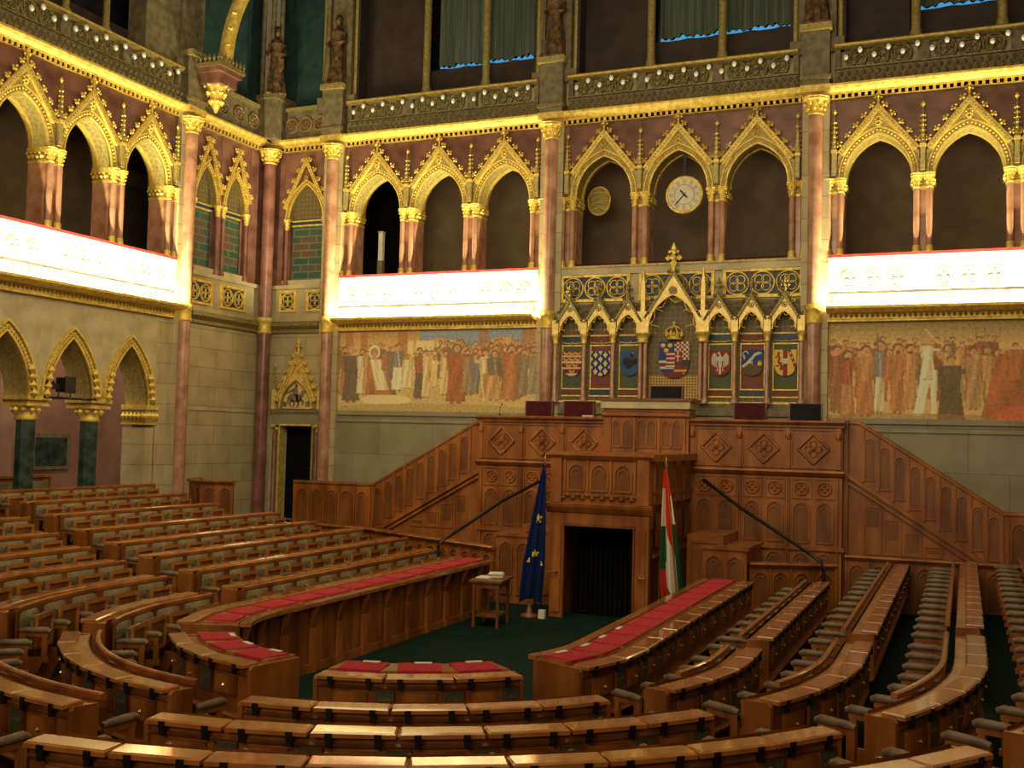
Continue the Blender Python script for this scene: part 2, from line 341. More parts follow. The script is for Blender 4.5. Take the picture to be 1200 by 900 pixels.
CAP_ARC = None
def gallery_bay(side, x0, label_place, blind=False, tone='lit'):
    """three arches with gables between piers at x0+.3 .. x0+BAY-.3"""
    base = LEFT if side == 'left' else (0, 0, 0); rz = LRZ if side == 'left' else 0
    def W(x, y, z):  # wall coords -> world
        return (base[0] - y, x, z) if side == 'left' else (x, y, z)
    cx = x0 + BAY / 2; pitch = 1.865
    arc = empty('gallery_arcade', W(cx, 0, Z_RED), rz, 'gilded three-arched gallery arcade with crocketed gables ' + label_place, 'arcade', 'gilded gallery arcades')
    ox, oz = cx, Z_RED
    # arches
    def arch_part():
        m = MB(); a = .70; zs = Z_SPR - oz
        arch_fill(m, 0, a, zs, .95, -pitch / 2, pitch / 2, Z_DEN - oz, 0, .55, 'redm', 'olive')
        arch_band(m, 0, a, zs, .95, .035, -.05, .04, 'gold'); arch_band(m, 0, a + .035, zs, .99, .085, -.03, .02, 'olive'); arch_band(m, 0, a + .12, zs, 1.09, .03, -.07, .02, 'gold')
        arch_beads(m, 0, a + .08, zs, 1.04, -.045, .03, .085, 'gold')
        arch_band(m, 0, a - .015, zs, .93, .03, .38, .5, 'gold')
        for s in (-1, 1): m.box(s * (pitch / 2) - (.0 if s < 0 else .1), s * (pitch / 2) + (.1 if s < 0 else .0), -.02, .55, Z_SPR - oz, Z_SPR - oz + .35, 'olive')
        return m
    def gable_part():
        m = MB(); gable(m, 0, .86, 9.98 - oz, 11.02 - oz, .13, -.06, .07, 'gold', None, 5, .075)
        P = arch_pts(0, .86, Z_SPR - oz, 1.12, 8)
        # olive field between arch and gable
        for i in range(len(P) - 1):
            (xa, za), (xb, zb) = P[i], P[i + 1]
            ga = 9.98 - oz + (1.04) * (1 - abs(xa) / .86) - .08; gb = 9.98 - oz + (1.04) * (1 - abs(xb) / .86) - .08
            if ga > za or gb > zb: m.add([(xa, -.065, min(za, max(za, za))), (xb, -.065, zb), (xb, -.065, max(gb, zb)), (xa, -.065, max(ga, za))], [(0, 1, 2, 3)], 'olive')
        for k in range(6): m.octa(.055 * cos(k * PI / 3), -.1, 10.66 - oz + .055 * sin(k * PI / 3), .032, 'gold')
        return m
    ao = go = fo = None
    for i in (-1, 0, 1):
        if ao is None:
            ao = arch_part().build('pointed_arch', arc, (i * pitch, 0, 0)); go = gable_part().build('gable', arc, (i * pitch, 0, 0))
            fo = kid(go, finial('finial', 'gold', .9).build('finial', go, (0, -.1, 11.0 - oz)))
        else: link_copy(ao, arc, (i * pitch, 0, 0)); copy_tree(go, arc, (i * pitch, 0, 0))
    # side strips to the piers
    m = MB()
    for s in (-1, 1):
        m.box(min(s * pitch * 1.5, s * 2.95), max(s * pitch * 1.5, s * 2.95), 0, .5, Z_SPR - oz, Z_DEN - oz, 'redm')
    m.build('spandrel_end', arc)
    # pinnacles
    pn = MB(); pn.box(-.05, .05, -.16, -.04, Z_SPR + .05 - oz, 10.0 - oz, 'olive'); pn.box(-.065, .065, -.18, -.04, 9.95 - oz, 10.02 - oz, 'gold')
    pn.xz([(-.05, 10.02 - oz), (.05, 10.02 - oz), (0, 10.85 - oz)], -.15, -.06, 'olive')
    for k in range(6):
        z = 10.1 - oz + k * .11; w = .055 * (1 - k / 9) + .01
        for s in (-1, 1): pn.octa(s * w, -.1, z, .034, 'gold')
        pn.octa(0, -.15, z, .03, 'gold')
    pn.octa(0, -.1, 10.9 - oz, .05, 'gold', .08)
    # piers with colonnettes
    sh = MB(); sh.box(-.2, .2, .08, .55, .0, 9.08 - oz, 'pink')
    for dx in (-.13, .13): sh.lathe(dx, -.02, [(.095, 0), (.095, .05), (.075, .09), (.085, .14), (.066, .2), (.066, 9.08 - oz)], 'pink', 10)
    for dx in (-.13, .13): sh.lathe(dx, -.02, [(.1, 0), (.1, .06), (.08, .1), (.088, .16), (.07, .2)], 'gold', 10)
    cp = MB(); cp.box(-.23, .23, -.02, .57, 9.3 - oz, Z_SPR - oz, 'gold'); cp.box(-.21, .21, .04, .56, 9.06 - oz, 9.12 - oz, 'gold'); cp.box(-.19, .19, .08, .55, 9.1 - oz, 9.32 - oz, 'olive')
    for dx in (-.13, .13):
        q = capital_mb(.066, 9.06 - oz, 9.38 - oz, 'gold', 6)
        cp.add([(x + dx, y - .02, z) for x, y, z in q.v], q.f, 'gold')
    for yy in (.15, .28, .41, .52):
        for s in (-1, 1):
            cp.octa(s * .215, yy, 9.2 - oz, .055, 'gold'); cp.octa(s * .225, yy + .05, 9.28 - oz, .04, 'gold')
    po = pn.build('pinnacle', arc, (-1.5 * pitch, 0, 0)); so = sh.build('colonnette_pier', arc, (-1.5 * pitch, 0, 0)); co = kid(so, cp.build('capital', so))
    for i in (-.5, .5, 1.5): link_copy(po, arc, (i * pitch, 0, 0)); copy_tree(so, arc, (i * pitch, 0, 0))
    return arc, W

def cornices(side, x0, x1, num, lit=True):
    base = LEFT if side == 'left' else (0, 0, 0); rz = LRZ if side == 'left' else 0
    m = MB()
    # dentil course and gilded cornice
    m.box(x0, x1, -.1, 0, Z_DEN, 11.215, 'gold'); m.box(x0, x1, -.09, 0, 11.215, 11.305, 'black')
    n = int((x1 - x0) / .14)
    for i in range(n): xx = x0 + (i + .5) * (x1 - x0) / n; m.box(xx - .03, xx + .03, -.13, -.05, 11.222, 11.3, 'gold')
    m.box(x0, x1, -.15, 0, 11.305, 11.335, 'gold')
    m.sweep([(Vector((x, 0, 0)), Vector((0, -1, 0)), Vector((0, 0, 1))) for x in (x0, x1)], [(0, 11.33), (.17, 11.335), (.26, 11.38), (.30, 11.45), (.30, 11.5), (.0, 11.52)], 'gold')
    struct(m, 'trim_%d' % num, base, rz)
def upper_balustrade(side, x0, x1, where):
    base = LEFT if side == 'left' else (0, 0, 0); rz = LRZ if side == 'left' else 0
    cx = (x0 + x1) / 2; loc = (base[0], cx, 11.5) if side == 'left' else (cx, 0, 11.5)
    e = empty('upper_balustrade', loc, rz, 'bronze-coloured upper balustrade with quatrefoils and bulb lamps ' + where, 'balustrade', 'upper balustrades under the windows')
    h = (x1 - x0) / 2; m = MB()
    m.box(-h, h, -.16, -.02, 0, .36, 'darkstone')
    n = int(2 * h / .16)
    for i in range(n):
        xx = -h + (i + .5) * 2 * h / n; m.octa(xx, -.19, .1, .07, 'dullgold', .1); m.octa(xx + .06, -.2, .24, .06, 'dullgold', .07)
    m.build('foliage_frieze', e)
    m = MB(); m.box(-h, h, .02, .06, .36, .82, 'black'); m.box(-h, h, -.16, .02, .34, .4, 'dullgold')
    for i in (-1.0, -.333, .333, 1.0): m.box(i * h - (.12 if i > -1 else 0), i * h + (.12 if i < 1 else 0), -.15, .02, .38, .8, 'darkstone')
    for g in range(3):
        for k in range(3):
            xx = -h + 2 * h / 3 * (g + .5) + (k - 1) * (.5 * h / 2.95)
            quatrefoil(m, xx, .6, .21, -.1, 'dullgold', .045)
    m.build('pierced_panel', e)
    m = MB(); m.sweep([(Vector((x, 0, 0)), Vector((0, -1, 0)), Vector((0, 0, 1))) for x in (-h, h)], [(-.1, .8), (.16, .8), (.24, .84), (.24, .9), (.18, .95), (-.1, .95)], 'olive')
    m.box(-h, h, -.26, -.2, .86, .9, 'gold'); m.build('handrail', e)
    b = MB(); b.lathe(0, 0, [(.012, .1), (.03, .06), (.035, .02)], 'dullgold', 6)
    b.ball(0, 0, -.02, .058, 'bulb', 8, .075); bo = None
    N = 18
    for i in range(N):
        xx = -h + .25 + i * (2 * h - .5) / (N - 1); zz = .74 if i % 2 else .6
        if bo is None: bo = b.build('lamp_bulb', e, (xx, -.25, zz))
        else: link_copy(bo, e, (xx, -.25, zz))
def parapet(side, x0, x1, where):
    base = LEFT if side == 'left' else (0, 0, 0); rz = LRZ if side == 'left' else 0
    cx = (x0 + x1) / 2; loc = (base[0], cx, Z_COR) if side == 'left' else (cx, 0, Z_COR)
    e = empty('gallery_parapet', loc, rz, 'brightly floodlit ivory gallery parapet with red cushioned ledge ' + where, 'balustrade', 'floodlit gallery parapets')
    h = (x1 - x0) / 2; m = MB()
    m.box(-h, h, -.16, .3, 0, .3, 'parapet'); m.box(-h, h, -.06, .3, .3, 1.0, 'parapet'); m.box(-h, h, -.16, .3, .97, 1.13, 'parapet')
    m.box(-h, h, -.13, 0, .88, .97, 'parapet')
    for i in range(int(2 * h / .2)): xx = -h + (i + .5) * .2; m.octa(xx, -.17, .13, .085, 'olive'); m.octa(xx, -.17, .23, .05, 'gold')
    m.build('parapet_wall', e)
    for g in range(3):
        m = MB()
        for k in range(3):
            xx = -h + 2 * h / 3 * (g + .5) + (k - 1) * .5
            quatrefoil(m, xx, .62, .22, -.075, 'parapet', .05)
            for q in range(4):
                a = q * PI / 2; m.octa(xx + .17 * cos(a), -.07, .62 + .17 * sin(a), .03, 'olive')
        m.build('tracery', e)
    m = MB(); m.box(-h, h, -.17, .32, 1.13, 1.19, 'redcloth'); m.build('red_cushion', e)
    m = MB()   # gilded cornice with lamp trough
    m.sweep([(Vector((x, 0, 0)), Vector((0, -1, 0)), Vector((0, 0, 1))) for x in (-h, h)], [(0, -.31), (.1, -.3), (.13, -.25), (.13, -.14), (.40, -.13), (.56, -.06), (.56, -.0), (.52, .0), (.50, -.05), (.0, -.05)], 'gold')
    n = int(2 * h / .11)
    for i in range(n): xx = -h + (i + .5) * 2 * h / n; m.octa(xx, -.135, -.19, .045, 'olive', .05)
    m.box(-h, h, -.15, 0, -.31, -.27, 'gold'); m.build('gilded_cornice', e)
    # the lamps in the trough
    L = bpy.data.lights.new('trough_lamp', 'AREA'); L.shape = 'RECTANGLE'; L.size = 2 * h - .1; L.size_y = .07; L.energy = 800 * 2 * h / 5.8; L.color = (1.0, .86, .46)
    lo = bpy.data.objects.new('trough_lamp', L); col.objects.link(lo)
    off = .50; zz = Z_COR + .0
    lo.location = (base[0] + off + .0, cx, zz) if side == 'left' else (cx, -off, zz)
    # -Z of the lamp points up and into the wall
    d = Vector((-.42, 0, 1)) if side == 'left' else Vector((0, .42, 1))
    tangent = Vector((0, 1, 0)) if side == 'left' else Vector((1, 0, 0))
    zax = -d.normalized(); yax = zax.cross(tangent).normalized()
    lo.matrix_world = Matrix.Translation(lo.location) @ Matrix((tangent, yax, zax)).transposed().to_4x4()
    return e

# ---------------------------------------------------------------- marble columns
def column(side, x, label, tone='pink', r=.155, z0=0.0, y=-.2, pedestal=True, stone_w=.26):
    base = LEFT if side == 'left' else (0, 0, 0); rz = LRZ if side == 'left' else 0
    loc = (base[0] - y, x, z0) if side == 'left' else (x, y, z0)
    e = empty('marble_column', loc, rz, label, 'column')
    m = MB(); m.lathe(0, 0, [(r * 1.7, 0), (r * 1.7, .5), (r * 1.35, .58), (r * 1.5, .66), (r * 1.08, .75)], 'plain', 16); m.build('column_base', e)
    m = MB(); m.lathe(0, 0, [(r, .7), (r, 10.85 - z0)], tone, 20); m.build('shaft', e)
    m = MB(); m.lathe(0, 0, [(r * 1.02, 6.08 - z0), (r * 1.2, 6.1 - z0), (r * 1.2, 6.14 - z0), (r * 1.08, 6.17 - z0), (r * 1.08, 6.36 - z0), (r * 1.25, 6.4 - z0), (r * 1.45, 6.5 - z0), (r * 1.1, 6.54 - z0)], 'gold', 16); m.build('shaft_ring', e)
    c = capital_mb(r, 10.83 - z0, 11.22 - z0, 'gold', 8).build('capital', e)
    return e
def statue(loc, rz, label, seed):
    rnd = random.Random(seed); m = MB()
    m.lathe(0, 0, [(.27, 0), (.26, .15), (.20, .6), (.17, 1.0), (.19, 1.25), (.22, 1.42), (.15, 1.53), (.065, 1.58), (.06, 1.66)], 'statue', 14)
    for k in range(9):
        a = 2 * PI * k / 9 + rnd.random() * .3; m.tube([(.26 * cos(a), .26 * sin(a), .02), (.2 * cos(a + .1), .2 * sin(a + .1), .55), (.15 * cos(a + .2), .15 * sin(a + .2), 1.1)], [.05, .035, .02], 'statue', 6)
    m.ball(0, -.02, 1.76, .10, 'statue', 10, .135)
    m.octa(0, -.12, 1.75, .025, 'statue', .035); m.lathe(0, 0, [(.105, 1.8), (.11, 1.84), (.07, 1.93), (.02, 1.96)], 'statue', 8)
    for s in (-1, 1):
        m.tube([(s * .2, 0, 1.42), (s * .27, -.04, 1.16), (s * (.12 if s > 0 else .2), -.24, 1.05 + .05 * s)], [.07, .06, .045], 'statue', 8)
        m.ball(s * (.12 if s > 0 else .2), -.27, 1.05 + .05 * s, .045, 'statue', 6)
    m.tube([(-.24, -.3, .02), (-.2, -.28, 1.95)], .018, 'statue', 6)
    m.xz([(.02, .95), (.2, .95), (.22, .7), (.12, .55), (.0, .68)], -.31, -.27, 'statue')
    m.box(-.3, .3, -.3, .3, -.06, .02, 'statue')
    o = m.build('statue', None, loc, rz); rm = o.modifiers.new('smooth', 'REMESH'); rm.mode = 'VOXEL'; rm.voxel_size = .022; rm.use_smooth_shade = True
    tag(o, label, 'statue'); return o
# ================================================================ THE SETTING
# floor of the well and the stepped tiers
m = MB(); m.box(-16, 12.2, -30, .3, -.2, 0, 'carpet'); struct(m, 'floor')

# ---- back wall
def lower_wall(m, x0, x1, mat, z0=-.1, z1=Z_COR - .3):
    m.box(x0, x1, 0, .5, z0, z1, mat)
m = MB()
lower_wall(m, -16, -11.1, 'stone'); lower_wall(m, -10.02, -9.3, 'stone'); m.box(-11.1, -10.02, 0, .5, 3.57, 6.15, 'stone'); m.box(-11.1, -10.02, 0, .5, -.1, .98, 'stone')
m.box(-9.3, 9.32, 0, .5, -.1, Z_FRB, 'stone2'); m.box(-9.3, -3.48, .04, .5, Z_FRB, 6.15, 'plain'); m.box(3.48, 9.32, .04, .5, Z_FRB, 6.15, 'plain')
m.box(-3.48, 3.48, 0, .5, Z_FRB, 6.15, 'plain')
m.box(9.32, 12.2, 0, .5, -.1, 6.15, 'stone')
m.box(-9.3, 9.32, -.07, 0, Z_FRB - .12, Z_FRB - .03, 'stone2'); m.box(-9.3, 9.32, -.05, 0, Z_FRB - .3, Z_FRB - .27, 'stone2')
# floor of the gallery, its ceiling and rear wall
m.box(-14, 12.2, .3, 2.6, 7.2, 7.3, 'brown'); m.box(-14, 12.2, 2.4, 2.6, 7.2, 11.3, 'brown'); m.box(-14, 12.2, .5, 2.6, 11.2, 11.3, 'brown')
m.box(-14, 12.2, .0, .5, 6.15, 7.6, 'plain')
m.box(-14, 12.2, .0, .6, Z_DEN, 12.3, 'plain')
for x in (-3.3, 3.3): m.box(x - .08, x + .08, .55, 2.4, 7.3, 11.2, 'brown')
struct(m, 'wall_back')
# ---- left wall in wall coordinates (x = world y), with the open lower arcade
m = MB()
m.box(-3.75, 0, 0, .5, -.1, 6.15, 'stone'); m.box(-3.49, .0, -.03, 0, 3.88, 3.99, 'plain')
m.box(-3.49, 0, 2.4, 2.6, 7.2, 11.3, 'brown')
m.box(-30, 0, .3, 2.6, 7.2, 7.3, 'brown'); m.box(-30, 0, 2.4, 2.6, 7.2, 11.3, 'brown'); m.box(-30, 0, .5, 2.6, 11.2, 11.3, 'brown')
m.box(-30, 0, 0, .5, 6.15, 7.6, 'plain'); m.box(-30, 0, 0, .6, Z_DEN, 12.3, 'plain')
m.box(-30, -16.3, 0, .5, -.1, 6.15, 'stone')
struct(m, 'wall_left', LEFT, LRZ)
m = MB(); m.box(-30, -3.0, 2.8, 3.0, 0, 6.2, 'pinkwall'); m.box(-30, -3.0, .5, 3.0, 6.05, 6.2, 'pinkwall'); m.box(-3.4, -3.2, .5, 3.0, 0, 6.2, 'pinkwall')
m.box(-6.9, -6.5, 2.1, 2.8, 0, 6.05, 'pinkwall'); m.box(-9.1, -8.7, 2.1, 2.8, 0, 6.05, 'pinkwall')
struct(m, 'wall_passage', LEFT, LRZ)

# ---- piers of stone behind the columns
def pier(side, x, num, w=.3, corner=False):
    base = LEFT if side == 'left' else (0, 0, 0); rz = LRZ if side == 'left' else 0
    m = MB(); m.box(x - w, x + w, -.14, .55, 0, Z_COT + .16, 'plain' if corner else 'stone')
    m.box(x - w - .03, x + w + .03, -.36, .5, 11.34, 11.5, 'gold'); m.box(x - w, x + w, -.34, .5, 11.5, 12.75, 'darkstone')
    m.box(x - w - .04, x + w + .04, -.4, .5, 11.62, 11.7, 'dullgold'); m.box(x - w - .05, x + w + .05, -.42, .5, 12.75, 12.9, 'olive')
    # clerestory pier above with thin shafts
    m.box(x - w - .12, x - w + .02, -.1, .55, 12.44, TOPZ, 'darkstone'); m.box(x + w - .02, x + w + .12, -.1, .55, 12.44, TOPZ, 'darkstone'); m.box(x - w, x + w, .0, .55, 12.7, TOPZ, 'darkstone')
    for s in (-1, 1): m.lathe(x + s * (w + .2), .05, [(.07, 12.3), (.07, TOPZ)], 'olive', 8)
    m.box(x - w - .3, x + w + .3, -.16, .2, 12.3, 12.62, 'darkstone')
    struct(m, 'trim_%d' % num, base, rz)
for i, x in enumerate((-9.6, -3.2, 3.2, 9.6)): pier('back', x, 10 + i)
pier('left', -3.49, 20); pier('left', -9.89, 21)
column('back', -9.6, 'tall pink marble column between the gabled door and the left fresco')
column('back', -3.2, 'tall mauve marble column right of the left fresco', 'pink')
column('back', 3.2, 'tall mauve marble column left of the right fresco', 'pink')
column('left', -3.49, 'tall pink marble column on the left wall next to the open lower arches')
column('back', -11.6, 'plum-coloured marble column standing in the corner left of the gabled door', 'darkpink', .17, 0, -.27)

# ---- arcades
for side, x0, wh in (('back', -9.6, 'above the left fresco'), ('back', -3.2, 'above the throne wall with the clock'), ('back', 3.2, 'above the right fresco'), ('left', -9.89, 'on the left wall')):
    gallery_bay(side, x0, wh)
n = 0
for side, x0, x1 in (('back', -11.87, -9.9), ('back', -9.3, -3.5), ('back', -2.9, 2.9), ('back', 3.5, 9.3), ('left', -3.2, 0), ('left', -9.6, -3.79)):
    n += 1; cornices(side, x0, x1, n)
for side, x0, x1, wh in (('back', -9.2, -3.6, 'above the left fresco bay'), ('back', -2.8, 2.8, 'above the clock bay'), ('back', 3.6, 9.2, 'above the right fresco bay'), ('left', -9.5, -3.9, 'along the left wall')):
    upper_balustrade(side, x0, x1, wh)
parapet('back', -9.3, -3.5, 'above the left fresco'); parapet('back', 3.5, 9.3, 'above the right fresco'); parapet('left', -9.6, -3.79, 'along the left wall')

# dark doorway and pale pillar inside the first arch of the left bay
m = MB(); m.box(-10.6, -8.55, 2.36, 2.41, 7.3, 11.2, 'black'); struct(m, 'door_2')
m = MB(); m.box(-.08, .08, -.07, .07, .0, .9, 'darkstone'); m.box(-.065, .065, -.06, .06, .9, 1.68, 'bulb'); m.box(-.08, .08, -.07, .07, 1.68, 1.72, 'gold')
tag(m.build('lantern_pillar', None, (-8.66, .95, 7.3)), 'narrow pale lantern pillar inside the dark first arch above the left fresco', 'lantern')

# ---- corner bays: blind arches with tiled panels
def blind_arch(side, cx, a, label, tile_top=9.35, zb=7.45, apex=1.0):
    base = LEFT if side == 'left' else (0, 0, 0); rz = LRZ if side == 'left' else 0
    loc = (base[0], cx, zb) if side == 'left' else (cx, 0, zb)
    e = empty('blind_arch', loc, rz, label, 'arch', 'blind arches in the corner'); zs = Z_SPR - zb - .15
    m = MB(); arch_fill(m, 0, a, zs, apex, -a - .2, a + .2, Z_DEN - zb, 0, .2, 'redm', 'olive')
    arch_band(m, 0, a, zs, apex, .035, -.05, .04, 'gold'); arch_band(m, 0, a + .035, zs, apex + .04, .07, -.03, .02, 'olive'); arch_band(m, 0, a + .1, zs, apex + .12, .03, -.06, .02, 'gold')
    arch_beads(m, 0, a + .07, zs, apex + .08, -.04, .026, .08, 'gold'); m.build('pointed_arch', e)
    m = MB(); gable(m, 0, a + .17, 9.62 - zb, 11.02 - zb, .1, -.06, .06, 'gold', None, 5, .07, True); m.build('gable', e)
    m = MB(); m.box(-a, a, .16, .2, 0, tile_top - zb - .2, 'tile'); m.build('tiled_panel', e)
    m = MB(); m.box(-a, a, .12, .19, tile_top - zb - .2, tile_top - zb - .08, 'bluep'); m.box(-a, a, .1, .19, tile_top - zb - .1, tile_top - zb - .06, 'gold'); m.box(-a, a, .1, .19, tile_top - zb - .23, tile_top - zb - .19, 'gold')
    m.box(-a, a, .17, .2, tile_top - zb - .06, 10.6 - zb, 'diaper'); m.build('tympanum', e)
    for s in (-1, 1):
        m = MB(); m.lathe(s * (a + .07), -.02, [(.08, 0), (.08, .06), (.055, .12), (.055, 9.05 - zb)], 'darkpink', 10); c = m.build('colonnette', e)
        q = capital_mb(.055, 9.0 - zb, 9.3 - zb, 'gold', 6); mm = MB(); mm.add([(x + s * (a + .07), y - .02, z) for x, y, z in q.v], q.f, 'gold'); mm.build('capital', c)
blind_arch('left', -2.63, .42, 'blue-green tiled blind arch on the left wall beside the pink column')
blind_arch('left', -1.42, .42, 'blue-green tiled blind arch on the left wall nearer the corner')
blind_arch('back', -10.52, .55, 'blue-green tiled blind arch above the gabled corner door')
m = MB(); m.box(-3.2, -3.25 + .0, 0, .01, 7.4, 11.2, 'plain')
for a, b in ((-3.2, -3.25), (-2.01, -2.04), (-.8, -.2)): m.box(min(a, b), max(a, b), -.01, .3, 7.45, 11.2, 'redm')
m.box(-3.2, 0, -.08, .3, 7.35, 7.45, 'plain'); m.box(-3.2, 0, .21, .5, 7.45, 11.2, 'redm')
struct(m, 'trim_30', LEFT, LRZ)
m = MB()
for a, b in ((-11.87, -11.27), (-9.77, -9.7)): m.box(a, b, -.01, .3, 7.45, 11.2, 'redm')
m.box(-11.87, -9.7, -.08, .3, 7.35, 7.45, 'plain'); m.box(-11.87, -9.7, .21, .5, 7.45, 11.2, 'redm')
struct(m, 'trim_31')
# pierced gilded panels beneath them
def tracery_panel(side, xc, w, z0, z1, n, label, parent=None, back='bluep', y=0.0):
    base = LEFT if side == 'left' else (0, 0, 0); rz = LRZ if side == 'left' else 0
    loc = (base[0] - y, xc, z0) if side == 'left' else (xc, y, z0); m = MB(); h = z1 - z0
    m.box(-w / 2, w / 2, -.02, 0, 0, h, back)
    for a, b, c, d in ((-w / 2 - .05, w / 2 + .05, -.05, .02), (-w / 2 - .05, w / 2 + .05, h - .02, h + .05)): m.box(a, b, -.07, 0, c, d, 'gold')
    for s in (-1, 1): m.box(s * w / 2 - .035, s * w / 2 + .035, -.065, 0, 0, h, 'gold')
    for k in range(n): quatrefoil(m, -w / 2 + (k + .5) * w / n, h / 2, min(h, w / n) * .46, -.045, 'gold', .035)
    o = m.build('tracery_panel', None, loc, rz); tag(o, label, 'panel', 'gilded tracery panels'); return o
tracery_panel('left', -2.78, .95, 6.66, 7.2, 2, 'gilded tracery panel on the left wall just right of the pink column')
tracery_panel('left', -1.4, .95, 6.66, 7.2, 2, 'gilded tracery panel on the left wall next to the corner column')
tracery_panel('back', -11.02, .48, 6.75, 7.25, 1, 'small square gilded tracery panel above the gabled door, left one')
tracery_panel('back', -10.13, .48, 6.75, 7.25, 1, 'small square gilded tracery panel above the gabled door, right one')
tracery_panel('back', -2.03, 1.7, 6.8, 7.38, 3, 'gilded tracery panel with roundels left of the tall throne gable')
tracery_panel('back', 0, 1.75, 6.8, 7.38, 3, 'gilded tracery panel with roundels behind the tall throne gable')
tracery_panel('back', 2.03, 1.75, 6.8, 7.38, 3, 'gilded tracery panel with roundels right of the tall throne gable')
m = MB()
for side_x in ((-11.87, -9.9),): m.sweep([(Vector((x, 0, 0)), Vector((0, -1, 0)), Vector((0, 0, 1))) for x in side_x], [(0, 6.1), (.1, 6.12), (.1, 6.2), (.22, 6.3), (.22, 6.4), (0, 6.45)], 'dullgold')
m.box(-2.9, 2.9, -.1, .3, 7.42, 7.62, 'plain'); m.box(-2.9, 2.9, -.14, .3, 7.58, 7.63, 'olive')
struct(m, 'trim_32')
m = MB(); m.sweep([(Vector((x, 0, 0)), Vector((0, -1, 0)), Vector((0, 0, 1))) for x in (-3.2, 0)], [(0, 6.1), (.1, 6.12), (.1, 6.2), (.22, 6.3), (.22, 6.4), (0, 6.45)], 'dullgold')
struct(m, 'trim_33', LEFT, LRZ)
for xx, lb in ((-1.865, 'left'), (0, 'middle'), (1.865, 'right')):
    m = MB(); m.box(-.71, .71, .02, .3, 0, .07, 'maroon'); tag(m.build('ledge_cushion', None, (xx, -.05, 7.63)), 'dark crimson ledge cushion under the %s arch of the clock bay' % lb, 'cushion', 'crimson cushions in the clock bay')

# roundel balustrades of the upper corner and teal walls
def corner_upper(side, x0, x1, n, num):
    base = LEFT if side == 'left' else (0, 0, 0); rz = LRZ if side == 'left' else 0
    m = MB(); m.box(x0, x1, -.05, .3, 11.5, 12.35, 'darkstone'); m.box(x0, x1, -.12, .3, 12.35, 12.45, 'olive'); m.box(x0 - .4, x1 + .6, .3, .45, 12.4, TOPZ, 'teal')
    for k in range(n):
        xx = x0 + (k + .5) * (x1 - x0) / n; m.tube([(xx + .2 * cos(a * PI / 10), -.07, 11.95 + .2 * sin(a * PI / 10)) for a in range(20)], .035, 'dullgold', 6, True, True)
        m.lathe(xx, 0, [(.001, 0)], 'redm', 3) if 0 else None
        m.xz([(xx + .17 * cos(a * PI / 8), 11.95 + .17 * sin(a * PI / 8)) for a in range(16)], -.07, -.05, 'redm')
        for q in range(6): m.octa(xx + .09 * cos(q * PI / 3), -.08, 11.95 + .09 * sin(q * PI / 3), .04, 'dullgold')
    struct(m, 'trim_%d' % num, base, rz)
corner_upper('left', -3.1, -.5, 4, 40); corner_upper('back', -11.3, -9.9, 3, 41)
cornices('left', -.5, 0, 42); 
m = MB(); m.box(-11.87, -11.25, -.62, .3, 11.5, 12.6, 'darkstone'); m.box(-11.87, -11.2, -.68, .3, 12.6, 12.72, 'dullgold')
for dx in (.0, .22, .42): m.lathe(-11.8 + dx, -.5 + dx * .6, [(.07, 12.7), (.07, TOPZ)], 'darkstone', 8)
struct(m, 'trim_43')
# clerestory: dark recess, shafts, curtains with daylight below
def window_bay(x0, x1, num, cx0):
    m = MB(); m.box(x0, x1, .9, 1.0, 12.3, TOPZ, 'glass'); m.box(x0, x1, .6, .7, 12.3, 13.28, 'windark')
    m.box(x0, x0 + .12, 0, .9, 12.3, TOPZ, 'windark'); m.box(x1 - .12, x1, 0, .9, 12.3, TOPZ, 'windark'); m.box(x0, cx0 - .15, .45, .5, 12.3, TOPZ, 'windark')
    for xx in (cx0 - .25 + .25, cx0 + 1.75): m.lathe(xx, .12, [(.14, 12.3), (.14, 12.55), (.12, 12.65), (.10, 12.72), (.10, TOPZ)], 'olive', 10)
    struct(m, 'window_%d' % num)
    cs = MB(); hm = MB(); N = 90; X0, X1 = cx0 + .05, x1 - .15; rnd = random.Random(num)
    vs = []; hz = []
    for i in range(N + 1):
        x = X0 + (X1 - X0) * i / N; y = .72 + .05 * sin(i * 1.1) + .03 * sin(i * 2.3 + num); z = 13.40 + .045 * sin(i * .37 + num) * sin(i * .13) + .03 * sin(i * 1.3) + .02 * rnd.random(); vs += [(x, y, z), (x, y, TOPZ)]; hz.append(z)
    cs.add(vs, [(2 * i, 2 * i + 2, 2 * i + 3, 2 * i + 1) for i in range(N)], 'curtain', True)
    tag(cs.build('curtain'), 'grey-green pleated curtain in the high window above the %s' % {1: 'left fresco', 2: 'clock', 3: 'right fresco'}[num], 'curtain', 'high window curtains')
    hm.add([p for i in range(N + 1) for p in ((X0 + (X1 - X0) * i / N, .8, 13.36 + .02 * sin(i * .3 + num)), (X0 + (X1 - X0) * i / N, .8, max(hz[i] + .01, 13.375)))], [(2 * i, 2 * i + 2, 2 * i + 3, 2 * i + 1) for i in range(N)], 'hem')
    struct(hm, 'window_%d' % (num + 3))
window_bay(-9.1, -3.7, 1, -6.95); window_bay(-2.7, 2.7, 2, -.77 - .0); window_bay(3.7, 9.1, 3, 5.3)
m = MB(); m.box(-30, -3.8, .9, 1.0, 12.3, TOPZ, 'glass')
for xx in (-9.0, -7.4, -6.2, -4.9): m.lathe(xx, .12, [(.14, 12.3), (.14, 12.55), (.08, 12.65), (.07, TOPZ)], 'olive', 10)
m.box(-5.1, -3.8, -.05, .5, 12.44, TOPZ, 'darkstone'); m.box(-30, -3.8, .5, .55, 12.3, 13.0, 'windark')
struct(m, 'window_7', LEFT, LRZ)

